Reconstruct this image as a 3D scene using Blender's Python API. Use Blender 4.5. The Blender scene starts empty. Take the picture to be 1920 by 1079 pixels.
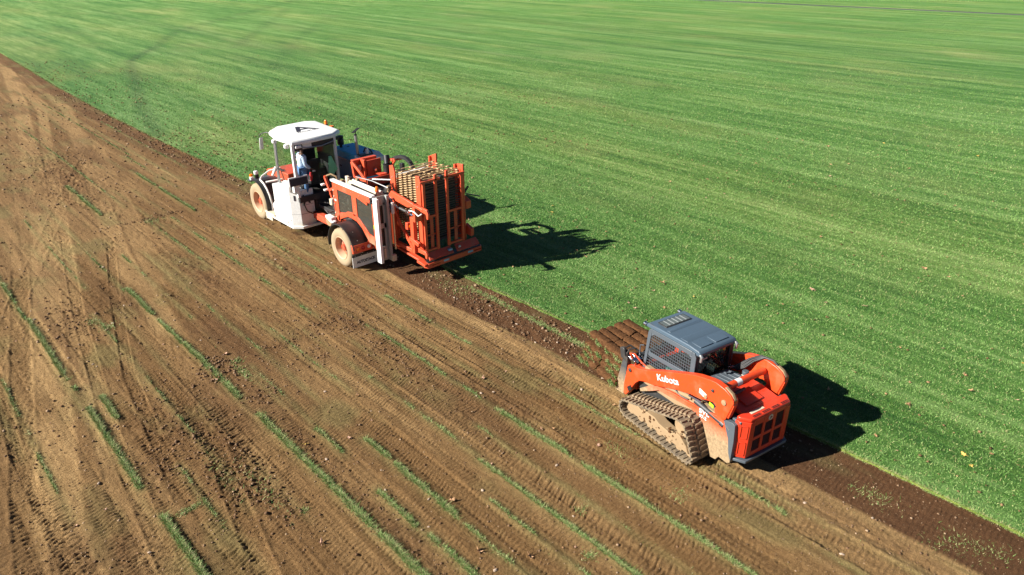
import bpy, bmesh, math, random
import numpy as np
from mathutils import Vector, Matrix
rng = np.random.default_rng(7); random.seed(7)
scn = bpy.context.scene
C = scn.collection
R = math.radians

# ---------------------------------------------------------------- camera, sky, sun, exposure
cam_d = bpy.data.cameras.new('camera'); cam = bpy.data.objects.new('camera', cam_d); C.objects.link(cam)
cr = Vector((0.72483798, -0.68891937, 0)); cu = Vector((0.30307679, 0.31887849, 0.89803172)); cf = Vector((0.61867145, 0.6509275, -0.43993071))
cam.matrix_world = Matrix(((cr.x, cu.x, -cf.x, 0), (cr.y, cu.y, -cf.y, 0), (cr.z, cu.z, -cf.z, 9.0), (0, 0, 0, 1)))
cam_d.sensor_width = 36; cam_d.lens = 1285 / 1920 * 36; cam_d.clip_end = 3000; cam_d.clip_start = .1
scn.camera = cam
SAZ, SEL = R(-25.5), R(30.8)          # direction the shadows fall, height of the sun
w = bpy.data.worlds.new('World'); scn.world = w; w.use_nodes = True
nt = w.node_tree; bg = nt.nodes['Background']
sky = nt.nodes.new('ShaderNodeTexSky'); sky.sky_type = 'NISHITA'; sky.sun_disc = False
sky.altitude = 2500; sky.air_density = .45; sky.dust_density = .2; sky.sun_elevation = SEL; sky.sun_rotation = R(295.5)
nt.links.new(sky.outputs[0], bg.inputs[0]); bg.inputs[1].default_value = .05
sd = bpy.data.lights.new('sun', 'SUN'); sd.energy = 5.0; sd.angle = R(.5); sd.color = (1, .95, .87)
sun = bpy.data.objects.new('sun', sd); C.objects.link(sun)
dv = Vector((math.cos(SAZ) * math.cos(SEL), math.sin(SAZ) * math.cos(SEL), -math.sin(SEL)))
sun.rotation_euler = dv.to_track_quat('-Z', 'Y').to_euler(); sun.location = (0, 0, 30)
scn.view_settings.view_transform = 'Standard'; scn.view_settings.look = 'None'
scn.view_settings.exposure = 1.28; scn.view_settings.gamma = 1; scn.view_settings.use_curve_mapping = False

# ---------------------------------------------------------------- materials
def mat_new(name):
    m = bpy.data.materials.new(name); m.use_nodes = True
    return m, m.node_tree, m.node_tree.nodes['Principled BSDF']
def node(nt, typ, **kw):
    n = nt.nodes.new(typ)
    for k, v in kw.items():
        if k.startswith('i_'):
            key = k[2:]; key = int(key) if key.isdigit() else key.replace('_', ' ')
            n.inputs[key].default_value = v
        else: setattr(n, k, v)
    return n
def ramp(nt, src, stops):
    n = nt.nodes.new('ShaderNodeValToRGB'); e = n.color_ramp.elements
    while len(e) < len(stops): e.new(.5)
    for i, (p, c) in enumerate(stops): e[i].position = p; e[i].color = (c if len(c) == 4 else (*c, 1)) if not isinstance(c, (int, float)) else (c, c, c, 1)
    nt.links.new(src, n.inputs[0]); return n
def mix(nt, fac, a, b, mode='MIX'):
    n = nt.nodes.new('ShaderNodeMix'); n.data_type = 'RGBA'; n.blend_type = mode
    for s, v in ((n.inputs[0], fac), (n.inputs[6], a), (n.inputs[7], b)):
        if isinstance(v, (int, float)): s.default_value = v
        elif isinstance(v, tuple): s.default_value = (*v, 1)
        else: nt.links.new(v, s)
    return n.outputs[2]
def noise(nt, co, scale, detail=3, rough=.55, mp=None):
    if mp:
        m = node(nt, 'ShaderNodeMapping'); m.inputs['Scale'].default_value = mp; nt.links.new(co, m.inputs[0]); co = m.outputs[0]
    n = node(nt, 'ShaderNodeTexNoise', i_Scale=scale, i_Detail=detail, i_Roughness=rough); nt.links.new(co, n.inputs['Vector']); return n.outputs['Fac']
DUST = (.33, .23, .125)
def paint(name, col, rough=.4, dust=.25, metal=0, spec=.5, dscale=3, dustcol=DUST, zlow=None, coat=0):
    """painted surface: worn, with blotches of dried field dust that get thicker towards zlow"""
    m, nt, b = mat_new(name)
    tc = node(nt, 'ShaderNodeTexCoord').outputs['Object']
    n1 = noise(nt, tc, dscale, 6, .65); n2 = noise(nt, tc, dscale * 9, 4, .7)
    c1 = mix(nt, ramp(nt, n2, [(.35, (0, 0, 0)), (.75, (1, 1, 1))]).outputs[0], col, tuple(min(1, c * .78 + .01) for c in col))
    f = ramp(nt, n1, [(.62 - .35 * dust, (0, 0, 0)), (.95 - .35 * dust, (1, 1, 1))]).outputs[0]
    mul = node(nt, 'ShaderNodeMath', operation='MULTIPLY'); nt.links.new(f, mul.inputs[0]); mul.inputs[1].default_value = min(1, dust * 1.6)
    fac = mul.outputs[0]
    if zlow:
        sx = node(nt, 'ShaderNodeSeparateXYZ'); nt.links.new(tc, sx.inputs[0])
        ad = node(nt, 'ShaderNodeMath', operation='MULTIPLY_ADD'); nt.links.new(n1, ad.inputs[0]); ad.inputs[1].default_value = zlow[2]; nt.links.new(sx.outputs[2], ad.inputs[2])
        mr = node(nt, 'ShaderNodeMapRange'); nt.links.new(ad.outputs[0], mr.inputs[0])
        mr.inputs[1].default_value = zlow[0] + zlow[2] / 2; mr.inputs[2].default_value = zlow[1] + zlow[2] / 2; mr.inputs[3].default_value = 1; mr.inputs[4].default_value = 0
        mx = node(nt, 'ShaderNodeMath', operation='MAXIMUM'); nt.links.new(fac, mx.inputs[0]); nt.links.new(mr.outputs[0], mx.inputs[1]); fac = mx.outputs[0]
    dc = mix(nt, ramp(nt, n2, [(.3, (0, 0, 0)), (.7, (1, 1, 1))]).outputs[0], tuple(c * .55 for c in dustcol), tuple(min(1, c * 1.15) for c in dustcol))
    dc = mix(nt, ramp(nt, noise(nt, tc, dscale * 2.5, 5, .7), [(.52, (0, 0, 0)), (.7, (.7, .7, .7))]).outputs[0], dc, tuple(c * .45 for c in dustcol))
    nt.links.new(mix(nt, fac, c1, dc), b.inputs['Base Color'])
    rr = node(nt, 'ShaderNodeMapRange'); nt.links.new(fac, rr.inputs[0]); rr.inputs[3].default_value = rough; rr.inputs[4].default_value = .95
    nt.links.new(rr.outputs[0], b.inputs['Roughness'])
    b.inputs['Metallic'].default_value = metal; b.inputs['Specular IOR Level'].default_value = spec
    b.inputs['Coat Weight'].default_value = coat
    bp = node(nt, 'ShaderNodeBump', i_Strength=.15, i_Distance=.01); nt.links.new(n2, bp.inputs['Height']); nt.links.new(bp.outputs[0], b.inputs['Normal'])
    return m
M = {}
M['orange'] = paint('orange_paint', (.68, .060, .010), .36, .3, dscale=2.2)
M['orange_low'] = paint('orange_paint_dusty', (.68, .060, .010), .38, .36, dscale=2.2, zlow=(.62, 1.02, .5))
M['red'] = paint('harvester_red_paint', (.66, .085, .03), .4, .2, dscale=2.5)
M['red_dusty'] = paint('harvester_red_paint_dusty', (.58, .075, .03), .45, .4, dscale=2.5)
M['white'] = paint('white_paint', (.8, .8, .77), .38, .06, dscale=2)
M['white_dusty'] = paint('white_paint_dusty', (.74, .73, .68), .5, .3, dscale=2.5, dustcol=(.5, .42, .3))
M['grey'] = paint('grey_paint', (.075, .092, .108), .42, .12, dscale=2.5, dustcol=(.3, .26, .2))
M['roofgrey'] = paint('cab_roof_grey', (.065, .10, .135), .4, .12, dscale=3, dustcol=(.22, .2, .17))
M['black'] = paint('black_plastic', (.012, .012, .013), .45, .08)
M['blackdust'] = paint('black_dusty', (.02, .02, .021), .5, .3, dustcol=(.17, .15, .12))
M['dark'] = paint('dark_metal', (.03, .03, .03), .5, .35, dustcol=(.16, .12, .08))
M['steel'] = paint('steel', (.42, .42, .41), .35, .2, metal=.7)
M['chrome'] = paint('chromed_rod', (.7, .7, .72), .15, .05, metal=1)
M['blue'] = paint('blue_hood', (.07, .50, .78), .6, .08, dustcol=(.12, .2, .26))
M['coupler'] = paint('coupler_paint', (.05, .055, .06), .5, .2, zlow=(.3, .8, .3))
M['tan'] = paint('dust_caked_metal', (.30, .20, .105), .9, .6, dscale=4)
M['hoodred'] = paint('red_hood_plastic', (.56, .036, .010), .38, .06)
M['grille'] = paint('grille_slats', (.07, .010, .008), .5, .1)
M['rodshade'] = paint('shaded_rod', (.11, .095, .08), .7, .3, dustcol=(.3, .22, .13))  # dark copy of the tan rod colour, shade put into the paint
M['hatchbar'] = paint('hatch_bar', (.22, .24, .24), .5, .2)
M['white_low'] = paint('white_paint_low', (.78, .78, .75), .4, .12, dscale=2, dustcol=(.5, .42, .3), zlow=(.36, .62, .35))
M['red_low'] = paint('red_paint_low', (.66, .085, .03), .42, .26, dscale=3, zlow=(.9, 1.25, .5))
M['disc'] = paint('dusty_wheel_disc', (.5, .10, .04), .6, .6, dustcol=(.42, .3, .17))
M['hatch'] = paint('hatch_glass', (.10, .12, .115), .3, .2)
M['rim'] = paint('dusty_rim', (.56, .38, .23), .6, .4, dustcol=(.6, .5, .36))
M['greywhite'] = paint('grey_white_paint', (.36, .37, .34), .5, .25, dustcol=(.4, .34, .25))
M['hoodside'] = paint('blue_grey_panel', (.26, .36, .42), .5, .2, dustcol=(.2, .2, .18))
M['tine'] = paint('worn_tine', (.50, .34, .17), .7, .4, dscale=5, dustcol=(.42, .3, .16))
M['cream'] = paint('cream_cover', (.6, .52, .38), .7, .25)
M['skin'] = paint('skin', (.10, .05, .03), .5, 0)
M['shirt'] = paint('pale_blue_shirt', (.45, .58, .72), .85, .0)
M['jeans'] = paint('blue_jeans', (.06, .14, .28), .9, .0)
M['cap'] = paint('white_cloth', (.75, .76, .78), .85, 0)
M['hivis'] = paint('pale_green_cloth', (.22, .62, .33), .85, .0)
M['glove'] = paint('red_glove', (.45, .02, .02), .8, .0)
M['amber'] = paint('amber_lens', (.9, .19, .005), .2, .0)
M['redlens'] = paint('red_lens', (.35, .01, .01), .15, .05)
M['clearlens'] = paint('clear_lens', (.75, .78, .78), .12, .05)
M['yellow'] = paint('green_yellow_sticker', (.42, .75, .02), .5, .05)
M['reflect'] = paint('reflector', (.25, .42, .55), .3, .05)
M['teal'] = paint('teal_cloth', (.06, .22, .2), .7, .1)
M['wood'] = paint('pallet_wood', (.45, .33, .19), .85, .2)
M['navy'] = paint('dark_print', (.02, .018, .03), .6, 0)
def tyre_mat():
    m = paint('dusty_tyre', (.33, .25, .15), .95, .5, dscale=5, dustcol=(.42, .32, .19)); return m
M['tyre'] = tyre_mat()
M['rubber'] = paint('track_rubber', (.06, .05, .04), .85, .85, dscale=6, dustcol=(.30, .225, .135))
M['rubber2'] = paint('tread_lug_rubber', (.10, .078, .05), .9, .9, dscale=7, dustcol=(.34, .25, .145))
def glass(name, col, alpha_mix):
    m, nt, b = mat_new(name)
    tr = node(nt, 'ShaderNodeBsdfTransparent'); tr.inputs[0].default_value = (*col, 1)
    gl = node(nt, 'ShaderNodeBsdfGlossy', i_Roughness=.05); gl.inputs[0].default_value = (.9, .9, .9, 1)
    df = node(nt, 'ShaderNodeBsdfDiffuse'); df.inputs[0].default_value = (.35, .33, .28, 1)
    fr = node(nt, 'ShaderNodeFresnel', i_IOR=1.5)
    m1 = node(nt, 'ShaderNodeMixShader'); m1.inputs[0].default_value = alpha_mix
    nt.links.new(tr.outputs[0], m1.inputs[1]); nt.links.new(df.outputs[0], m1.inputs[2])
    gm = node(nt, 'ShaderNodeNewGeometry'); bf = node(nt, 'ShaderNodeMath', operation='SUBTRACT'); bf.inputs[0].default_value = 1; nt.links.new(gm.outputs['Backfacing'], bf.inputs[1])
    fb = node(nt, 'ShaderNodeMath', operation='MULTIPLY'); nt.links.new(fr.outputs[0], fb.inputs[0]); nt.links.new(bf.outputs[0], fb.inputs[1])
    m2 = node(nt, 'ShaderNodeMixShader'); nt.links.new(fb.outputs[0], m2.inputs[0]); nt.links.new(m1.outputs[0], m2.inputs[1]); nt.links.new(gl.outputs[0], m2.inputs[2])
    nt.links.new(m2.outputs[0], nt.nodes['Material Output'].inputs[0]); return m
M['glass'] = glass('tinted_glass', (.93, .95, .93), .01)
M['dglass'] = glass('dark_glass', (.5, .54, .53), .03)
M['dustglass'] = glass('dusty_window', (.5, .52, .46), .1)
def soil_mat():
    m, nt, b = mat_new('soil')
    tc = node(nt, 'ShaderNodeTexCoord').outputs['Object']
    at = node(nt, 'ShaderNodeVertexColor', layer_name='Col').outputs[0]
    n1 = noise(nt, tc, 9, 5, .7); n2 = noise(nt, tc, 55, 4, .7); n3 = noise(nt, tc, 1, 4, .6, (14, .7, 1))
    c = mix(nt, ramp(nt, n1, [(.3, (0, 0, 0)), (.7, (1, 1, 1))]).outputs[0], (.80, .77, .72), (1.18, 1.18, 1.16))
    c2 = mix(nt, ramp(nt, n2, [(.32, (0, 0, 0)), (.7, (1, 1, 1))]).outputs[0], (.62, .60, .56), (1.32, 1.33, 1.33))
    c3 = mix(nt, ramp(nt, n3, [(.35, (0, 0, 0)), (.65, (1, 1, 1))]).outputs[0], (.86, .84, .82), (1.1, 1.1, 1.1))
    o = mix(nt, 1, mix(nt, 1, mix(nt, 1, at, c, 'MULTIPLY'), c2, 'MULTIPLY'), c3, 'MULTIPLY')
    # pale straw crumbs
    n4 = noise(nt, tc, 95, 2, .5)
    o = mix(nt, ramp(nt, n4, [(.66, (0, 0, 0)), (.74, (.55, .55, .55))]).outputs[0], o, (.42, .32, .19))
    nt.links.new(o, b.inputs['Base Color']); b.inputs['Roughness'].default_value = .95; b.inputs['Specular IOR Level'].default_value = .15
    # rippled bump left by the rollers and tracks, across the rows
    wv = node(nt, 'ShaderNodeTexWave', wave_type='BANDS', bands_direction='Y', i_Scale=3.6, i_Distortion=3.0, i_Detail=3.0); wv.inputs['Detail Scale'].default_value = 3
    nt.links.new(tc, wv.inputs[0])
    nm = noise(nt, tc, 1.3, 3, .6, (1.6, .35, 1))
    nmr = ramp(nt, nm, [(.42, (0, 0, 0)), (.6, (1, 1, 1))]).outputs[0]
    mu = node(nt, 'ShaderNodeMath', operation='MULTIPLY'); nt.links.new(wv.outputs['Fac'], mu.inputs[0]); nt.links.new(nmr, mu.inputs[1])
    b1 = node(nt, 'ShaderNodeBump', i_Strength=1, i_Distance=.014); nt.links.new(mu.outputs[0], b1.inputs['Height'])
    b2 = node(nt, 'ShaderNodeBump', i_Strength=1, i_Distance=.035); nt.links.new(noise(nt, tc, 24, 6, .75), b2.inputs['Height']); nt.links.new(b1.outputs[0], b2.inputs['Normal'])
    b3 = node(nt, 'ShaderNodeBump', i_Strength=1, i_Distance=.012); nt.links.new(n2, b3.inputs['Height']); nt.links.new(b2.outputs[0], b3.inputs['Normal'])
    nt.links.new(b3.outputs[0], b.inputs['Normal'])
    return m
M['soil'] = soil_mat()
def sodsoil_mat():
    m, nt, b = mat_new('sod_underside')
    tc = node(nt, 'ShaderNodeTexCoord').outputs['Object']
    n1 = noise(nt, tc, 14, 6, .75); n2 = noise(nt, tc, 60, 4, .7)
    c = ramp(nt, n1, [(.3, (.045, .020, .008)), (.5, (.105, .048, .020)), (.75, (.18, .09, .04))]).outputs[0]
    nt.links.new(mix(nt, 1, c, ramp(nt, n2, [(.3, (.6, .6, .6)), (.7, (1.25, 1.25, 1.25))]).outputs[0], 'MULTIPLY'), b.inputs['Base Color'])
    b.inputs['Roughness'].default_value = 1; b.inputs['Specular IOR Level'].default_value = .1
    b1 = node(nt, 'ShaderNodeBump', i_Strength=1, i_Distance=.03); nt.links.new(n1, b1.inputs['Height'])
    b2 = node(nt, 'ShaderNodeBump', i_Strength=1, i_Distance=.012); nt.links.new(n2, b2.inputs['Height']); nt.links.new(b1.outputs[0], b2.inputs['Normal']); nt.links.new(b2.outputs[0], b.inputs['Normal'])
    return m
M['sodsoil'] = sodsoil_mat()
def lawn_mat(name, blade):
    m, nt, b = mat_new(name)
    tc = node(nt, 'ShaderNodeTexCoord').outputs['Object']
    s1 = noise(nt, tc, 1, 5, .6, (.75, .035, 1)); s2 = noise(nt, tc, 1, 6, .68, (3.0, .22, 1)); s3 = noise(nt, tc, 1, 5, .75, (11, 2.2, 1))
    pt = noise(nt, tc, .16, 4, .6, (1, .45, 1)); pt2 = noise(nt, tc, 1.6, 4, .65)
    s4 = noise(nt, tc, 1, 4, .7, (30, 4, 1))
    dk = (.022, .088, .011); md = (.080, .190, .030); lt = (.205, .325, .098)
    def addw(*ws):
        out = None
        for s, k in ws:
            a = node(nt, 'ShaderNodeMath', operation='MULTIPLY_ADD'); nt.links.new(s, a.inputs[0]); a.inputs[1].default_value = k
            if out is None: a.inputs[2].default_value = 0
            else: nt.links.new(out, a.inputs[2])
            out = a.outputs[0]
        return out
    if blade: v = addw((s1, .40), (s2, .34), (pt2, .04), (node(nt, 'ShaderNodeAttribute', attribute_name='rnd').outputs['Fac'], .30))
    else: v = addw((s1, .36), (s2, .32), (s3, .24), (s4, .12), (pt2, -.04))
    c = ramp(nt, v, [(.375, dk), (.49, md), (.605, lt)]).outputs[0]
    yl = ramp(nt, pt, [(.52, (0, 0, 0)), (.74, (.8, .8, .8))]).outputs[0]
    yf = node(nt, 'ShaderNodeMath', operation='MULTIPLY'); nt.links.new(yl, yf.inputs[0]); nt.links.new(s3 if not blade else pt2, yf.inputs[1])
    c = mix(nt, yf.outputs[0], c, (.22, .25, .085))
    if not blade:
        at = node(nt, 'ShaderNodeVertexColor', layer_name='Col').outputs[0]
        c = mix(nt, 1, c, at, 'MULTIPLY')
        n2 = noise(nt, tc, 38, 3, .7)
        c = mix(nt, 1, c, ramp(nt, n2, [(.3, (.62, .65, .6)), (.7, (1.32, 1.28, 1.32))]).outputs[0], 'MULTIPLY')
        b1 = node(nt, 'ShaderNodeBump', i_Strength=1, i_Distance=.09); nt.links.new(s4, b1.inputs['Height'])
        b2 = node(nt, 'ShaderNodeBump', i_Strength=1, i_Distance=.025); nt.links.new(n2, b2.inputs['Height']); nt.links.new(b1.outputs[0], b2.inputs['Normal']); nt.links.new(b2.outputs[0], b.inputs['Normal'])
    else:
        c = mix(nt, ramp(nt, node(nt, 'ShaderNodeAttribute', attribute_name='dry').outputs['Fac'], [(.0, (0, 0, 0)), (1, (1, 1, 1))]).outputs[0], c, (.40, .36, .17))
    nt.links.new(c, b.inputs['Base Color']); b.inputs['Roughness'].default_value = .6; b.inputs['Specular IOR Level'].default_value = .25
    return m
M['lawn'] = lawn_mat('lawn', False); M['blade'] = lawn_mat('grass_blade', True)
def attr_mat(name):
    m, nt, b = mat_new(name)
    at = node(nt, 'ShaderNodeVertexColor', layer_name='Col').outputs[0]
    tc = node(nt, 'ShaderNodeTexCoord').outputs['Object']
    n = noise(nt, tc, 60, 3, .7)
    nt.links.new(mix(nt, 1, at, ramp(nt, n, [(.3, (.75, .75, .75)), (.7, (1.2, 1.2, 1.2))]).outputs[0], 'MULTIPLY'), b.inputs['Base Color']); b.inputs['Roughness'].default_value = .95
    b.inputs['Specular IOR Level'].default_value = .15
    return m
M['clod'] = attr_mat('clod')
def leaf_mat(name, a, bcol):
    m, nt, b = mat_new(name)
    tc = node(nt, 'ShaderNodeTexCoord').outputs['Object']
    nt.links.new(mix(nt, ramp(nt, noise(nt, tc, 30, 4, .7), [(.35, (0, 0, 0)), (.65, (1, 1, 1))]).outputs[0], a, bcol), b.inputs['Base Color']); b.inputs['Roughness'].default_value = .8
    return m
M['leaf'] = leaf_mat('dry_leaf', (.28, .14, .06), (.46, .28, .15)); M['leaf2'] = leaf_mat('yellow_leaf', (.6, .42, .1), (.5, .33, .07)); M['leaf3'] = leaf_mat('pink_brown_leaf', (.38, .21, .13), (.5, .32, .23))
M['track_gravel'] = paint('grey_track', (.06, .065, .06), .9, .3, dscale=.5, dustcol=(.16, .15, .15))

# ---------------------------------------------------------------- mesh helpers
class MB:
    def __init__(s): s.v = []; s.f = []
    def add(s, vs, fs):
        o = len(s.v); s.v += [tuple(p) for p in vs]; s.f += [tuple(i + o for i in f) for f in fs]; return s
    def hexa(s, p):   # 8 points: bottom 0-3, top 4-7
        return s.add(p, [(3, 2, 1, 0), (4, 5, 6, 7), (0, 1, 5, 4), (1, 2, 6, 5), (2, 3, 7, 6), (3, 0, 4, 7)])
    def box(s, x0, x1, y0, y1, z0, z1):
        return s.hexa([(x0, y0, z0), (x1, y0, z0), (x1, y1, z0), (x0, y1, z0), (x0, y0, z1), (x1, y0, z1), (x1, y1, z1), (x0, y1, z1)])
    def prism(s, pts, axis, a, b):
        """polygon (2-d points) extruded along axis: 'x' pts are (y,z); 'y' pts are (x,z); 'z' pts are (x,y)"""
        def P(p, t): return {'x': (t, p[0], p[1]), 'y': (p[0], t, p[1]), 'z': (p[0], p[1], t)}[axis]
        n = len(pts); vs = [P(p, a) for p in pts] + [P(p, b) for p in pts]
        return s.add(vs, [tuple(range(n))[::-1], tuple(range(n, 2 * n))] + [(i, (i + 1) % n, n + (i + 1) % n, n + i) for i in range(n)])
    def bar(s, p, q, w, h, up=(0, 0, 1)):
        p = Vector(p); q = Vector(q); d = (q - p).normalized(); up = Vector(up)
        if abs(d.dot(up)) > .98: up = Vector((0, 1, 0))
        sx = d.cross(up).normalized() * w / 2; sz = sx.cross(d).normalized() * h / 2
        return s.hexa([p - sx - sz, p + sx - sz, q + sx - sz, q - sx - sz, p - sx + sz, p + sx + sz, q + sx + sz, q - sx + sz])
    def tube(s, path, r, n=8, closed=False):
        path = [Vector(p) for p in path]; m = len(path); vs = []; up = None
        rs = r if isinstance(r, (list, tuple)) else [r] * m
        for i, p in enumerate(path):
            d = (path[min(i + 1, m - 1)] - path[max(i - 1, 0)]).normalized()
            if up is None: up = Vector((0, 0, 1)) if abs(d.z) < .9 else Vector((1, 0, 0))
            a = d.cross(up).normalized(); b = a.cross(d).normalized(); up = b
            for k in range(n):
                t = 2 * math.pi * k / n; vs.append(p + a * math.cos(t) * rs[i] + b * math.sin(t) * rs[i])
        fs = [(i * n + k, i * n + (k + 1) % n, (i + 1) * n + (k + 1) % n, (i + 1) * n + k) for i in range(m - 1) for k in range(n)]
        fs += [tuple(range(n))[::-1], tuple(range((m - 1) * n, m * n))]
        return s.add(vs, fs)
    def cyl(s, p, q, r, n=16): return s.tube([p, q], r, n)
    def lathe(s, prof, c, axis='x', n=40, cap=True):
        """prof = [(t, r)] revolved about an axis through c"""
        vs = []
        for t, r in prof:
            for k in range(n):
                a = 2 * math.pi * k / n; u, v = r * math.cos(a), r * math.sin(a)
                vs.append({'x': (c[0] + t, c[1] + u, c[2] + v), 'y': (c[0] + u, c[1] + t, c[2] + v), 'z': (c[0] + u, c[1] + v, c[2] + t)}[axis])
        m = len(prof)
        fs = [(i * n + k, i * n + (k + 1) % n, (i + 1) * n + (k + 1) % n, (i + 1) * n + k) for i in range(m - 1) for k in range(n)]
        if cap: fs += [tuple(range(n))[::-1], tuple(range((m - 1) * n, m * n))]
        return s.add(vs, fs)
    def arc_sheet(s, c, r, t, a0, a1, x0, x1, n=16):
        """curved sheet (fender) about the x axis through c=(y,z)"""
        pts = [(c[0] + r * math.cos(R(a0 + (a1 - a0) * i / n)), c[1] + r * math.sin(R(a0 + (a1 - a0) * i / n))) for i in range(n + 1)]
        pin = [(c[0] + (r - t) * math.cos(R(a0 + (a1 - a0) * i / n)), c[1] + (r - t) * math.sin(R(a0 + (a1 - a0) * i / n))) for i in range(n + 1)]
        return s.prism(pts + pin[::-1], 'x', x0, x1)
    def build(s, name, mat, parent=None, bevel=0, smooth=False, seg=2, label=None):
        me = bpy.data.meshes.new(name); me.from_pydata(s.v, [], s.f); me.validate()
        bm = bmesh.new(); bm.from_mesh(me); bmesh.ops.recalc_face_normals(bm, faces=bm.faces); bm.to_mesh(me); bm.free()
        o = bpy.data.objects.new(name, me); C.objects.link(o); me.materials.append(mat)
        if parent is not None: o.parent = parent
        if smooth or bevel:
            me.shade_smooth()
            me.set_sharp_from_angle(angle=R(38))
        if bevel:
            b = o.modifiers.new('bevel', 'BEVEL'); b.width = bevel; b.segments = seg; b.limit_method = 'ANGLE'; b.angle_limit = R(35)
        if label: o['label'] = label
        return o
def tag(o, label=None, cat=None, group=None, kind=None):
    if label: o['label'] = label
    if cat: o['category'] = cat
    if group: o['group'] = group
    if kind: o['kind'] = kind
    return o
def empty(name, loc, rz=0, **kw):
    o = bpy.data.objects.new(name, None); C.objects.link(o); o.location = loc; o.rotation_euler = (0, 0, rz); o.empty_display_size = .3
    return tag(o, **kw)
def inst(name, me, parent, loc=(0, 0, 0), rot=(0, 0, 0), scale=(1, 1, 1)):
    o = bpy.data.objects.new(name, me); C.objects.link(o); o.parent = parent; o.location = loc; o.rotation_euler = rot; o.scale = scale; return o
def text(name, body, size, mat, parent, origin, ex, ey, extrude=.003, bold=.01, align='LEFT', shear=0, sx=1, spacing=1):
    cu = bpy.data.curves.new(name, 'FONT'); cu.body = body; cu.size = size; cu.extrude = extrude; cu.offset = bold; cu.align_x = align; cu.shear = shear; cu.resolution_u = 3; cu.space_character = spacing
    t = bpy.data.objects.new(name, cu); C.objects.link(t)
    me = bpy.data.meshes.new_from_object(t); bpy.data.objects.remove(t)
    me.materials.clear(); me.materials.append(mat)
    o = bpy.data.objects.new(name, me); C.objects.link(o); o.parent = parent
    ex = Vector(ex).normalized(); ey = Vector(ey).normalized(); ez = ex.cross(ey)
    mt = Matrix((( ex.x * sx, ey.x, ez.x, origin[0]), (ex.y * sx, ey.y, ez.y, origin[1]), (ex.z * sx, ey.z, ez.z, origin[2]), (0, 0, 0, 1)))
    o.matrix_local = mt; return o
def np_mesh(name, verts, faces_flat, nper, mat, cols=None, fattrs=None, smooth=False):
    me = bpy.data.meshes.new(name); nv = len(verts); nf = len(faces_flat) // nper
    me.vertices.add(nv); me.vertices.foreach_set('co', np.ascontiguousarray(verts, dtype=np.float32).ravel())
    me.loops.add(nf * nper); me.loops.foreach_set('vertex_index', np.ascontiguousarray(faces_flat, dtype=np.int32))
    me.polygons.add(nf); me.polygons.foreach_set('loop_start', np.arange(0, nf * nper, nper, dtype=np.int32)); me.polygons.foreach_set('loop_total', np.full(nf, nper, dtype=np.int32))
    me.update(calc_edges=True)
    if smooth: me.shade_smooth()
    if cols is not None:
        a = me.color_attributes.new('Col', 'FLOAT_COLOR', 'POINT'); c = np.ones((nv, 4), np.float32); c[:, :3] = cols; a.data.foreach_set('color', c.ravel())
    for k, v in (fattrs or {}).items():
        a = me.attributes.new(k, 'FLOAT', 'POINT'); a.data.foreach_set('value', v.astype(np.float32))
    me.materials.append(mat)
    o = bpy.data.objects.new(name, me); C.objects.link(o); return o

# ---------------------------------------------------------------- value noise
LAT = rng.random((512, 512)).astype(np.float32)
def vn(x, y, s=0):
    x = x + s * 37.7; y = y + s * 91.3
    xi = np.floor(x).astype(int); yi = np.floor(y).astype(int); fx = x - xi; fy = y - yi
    fx = fx * fx * (3 - 2 * fx); fy = fy * fy * (3 - 2 * fy)
    g = lambda a, b: LAT[a % 512, b % 512]
    return (g(xi, yi) * (1 - fx) + g(xi + 1, yi) * fx) * (1 - fy) + (g(xi, yi + 1) * (1 - fx) + g(xi + 1, yi + 1) * fx) * fy
def fbm(x, y, s=0, o=4, g=.5):
    t = 0; a = 1; n = 0
    for i in range(o): t = t + a * vn(x * 2 ** i, y * 2 ** i, s + i); n += a; a *= g
    return t / n

# ---------------------------------------------------------------- field layout (world metres: rows run along +Y)
EY = [-500, .2, 1.7, 3.2, 10.4, 12, 14.1, 15.8, 21.3, 21.6, 28.5, 32.3, 38.9, 48.1, 62.1, 70.6, 86.4, 150, 900]
EX = [12.35, 12.35, 12.35, 12.34, 12.28, 12.21, 12.12, 12.1, 12.1, 11.5, 11.47, 11.42, 11.29, 11.25, 11.49, 11.81, 12.26, 14, 20]
STREAKS = [(27.5, 38, 72, .8, -.28), (47, 38, 75, .7, -.22), (62, 20, 60, .7, -.2), (35, 15, 60, .5, -.15), (21, 12, 45, .5, -.12), (24.5, 5, 40, .4, .1), (52, 10, 50, .6, .14), (75, 20, 100, 1., -.15), (88, 20, 90, 1., .12), (40, 40, 120, .8, .12), (33, 60, 140, .9, -.15), (18, 20, 60, .35, .1), (16.5, 25, 70, .4, -.15), (100, 30, 120, 1.5, -.12)]
def edge(y): return np.interp(y, EY, EX)
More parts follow.
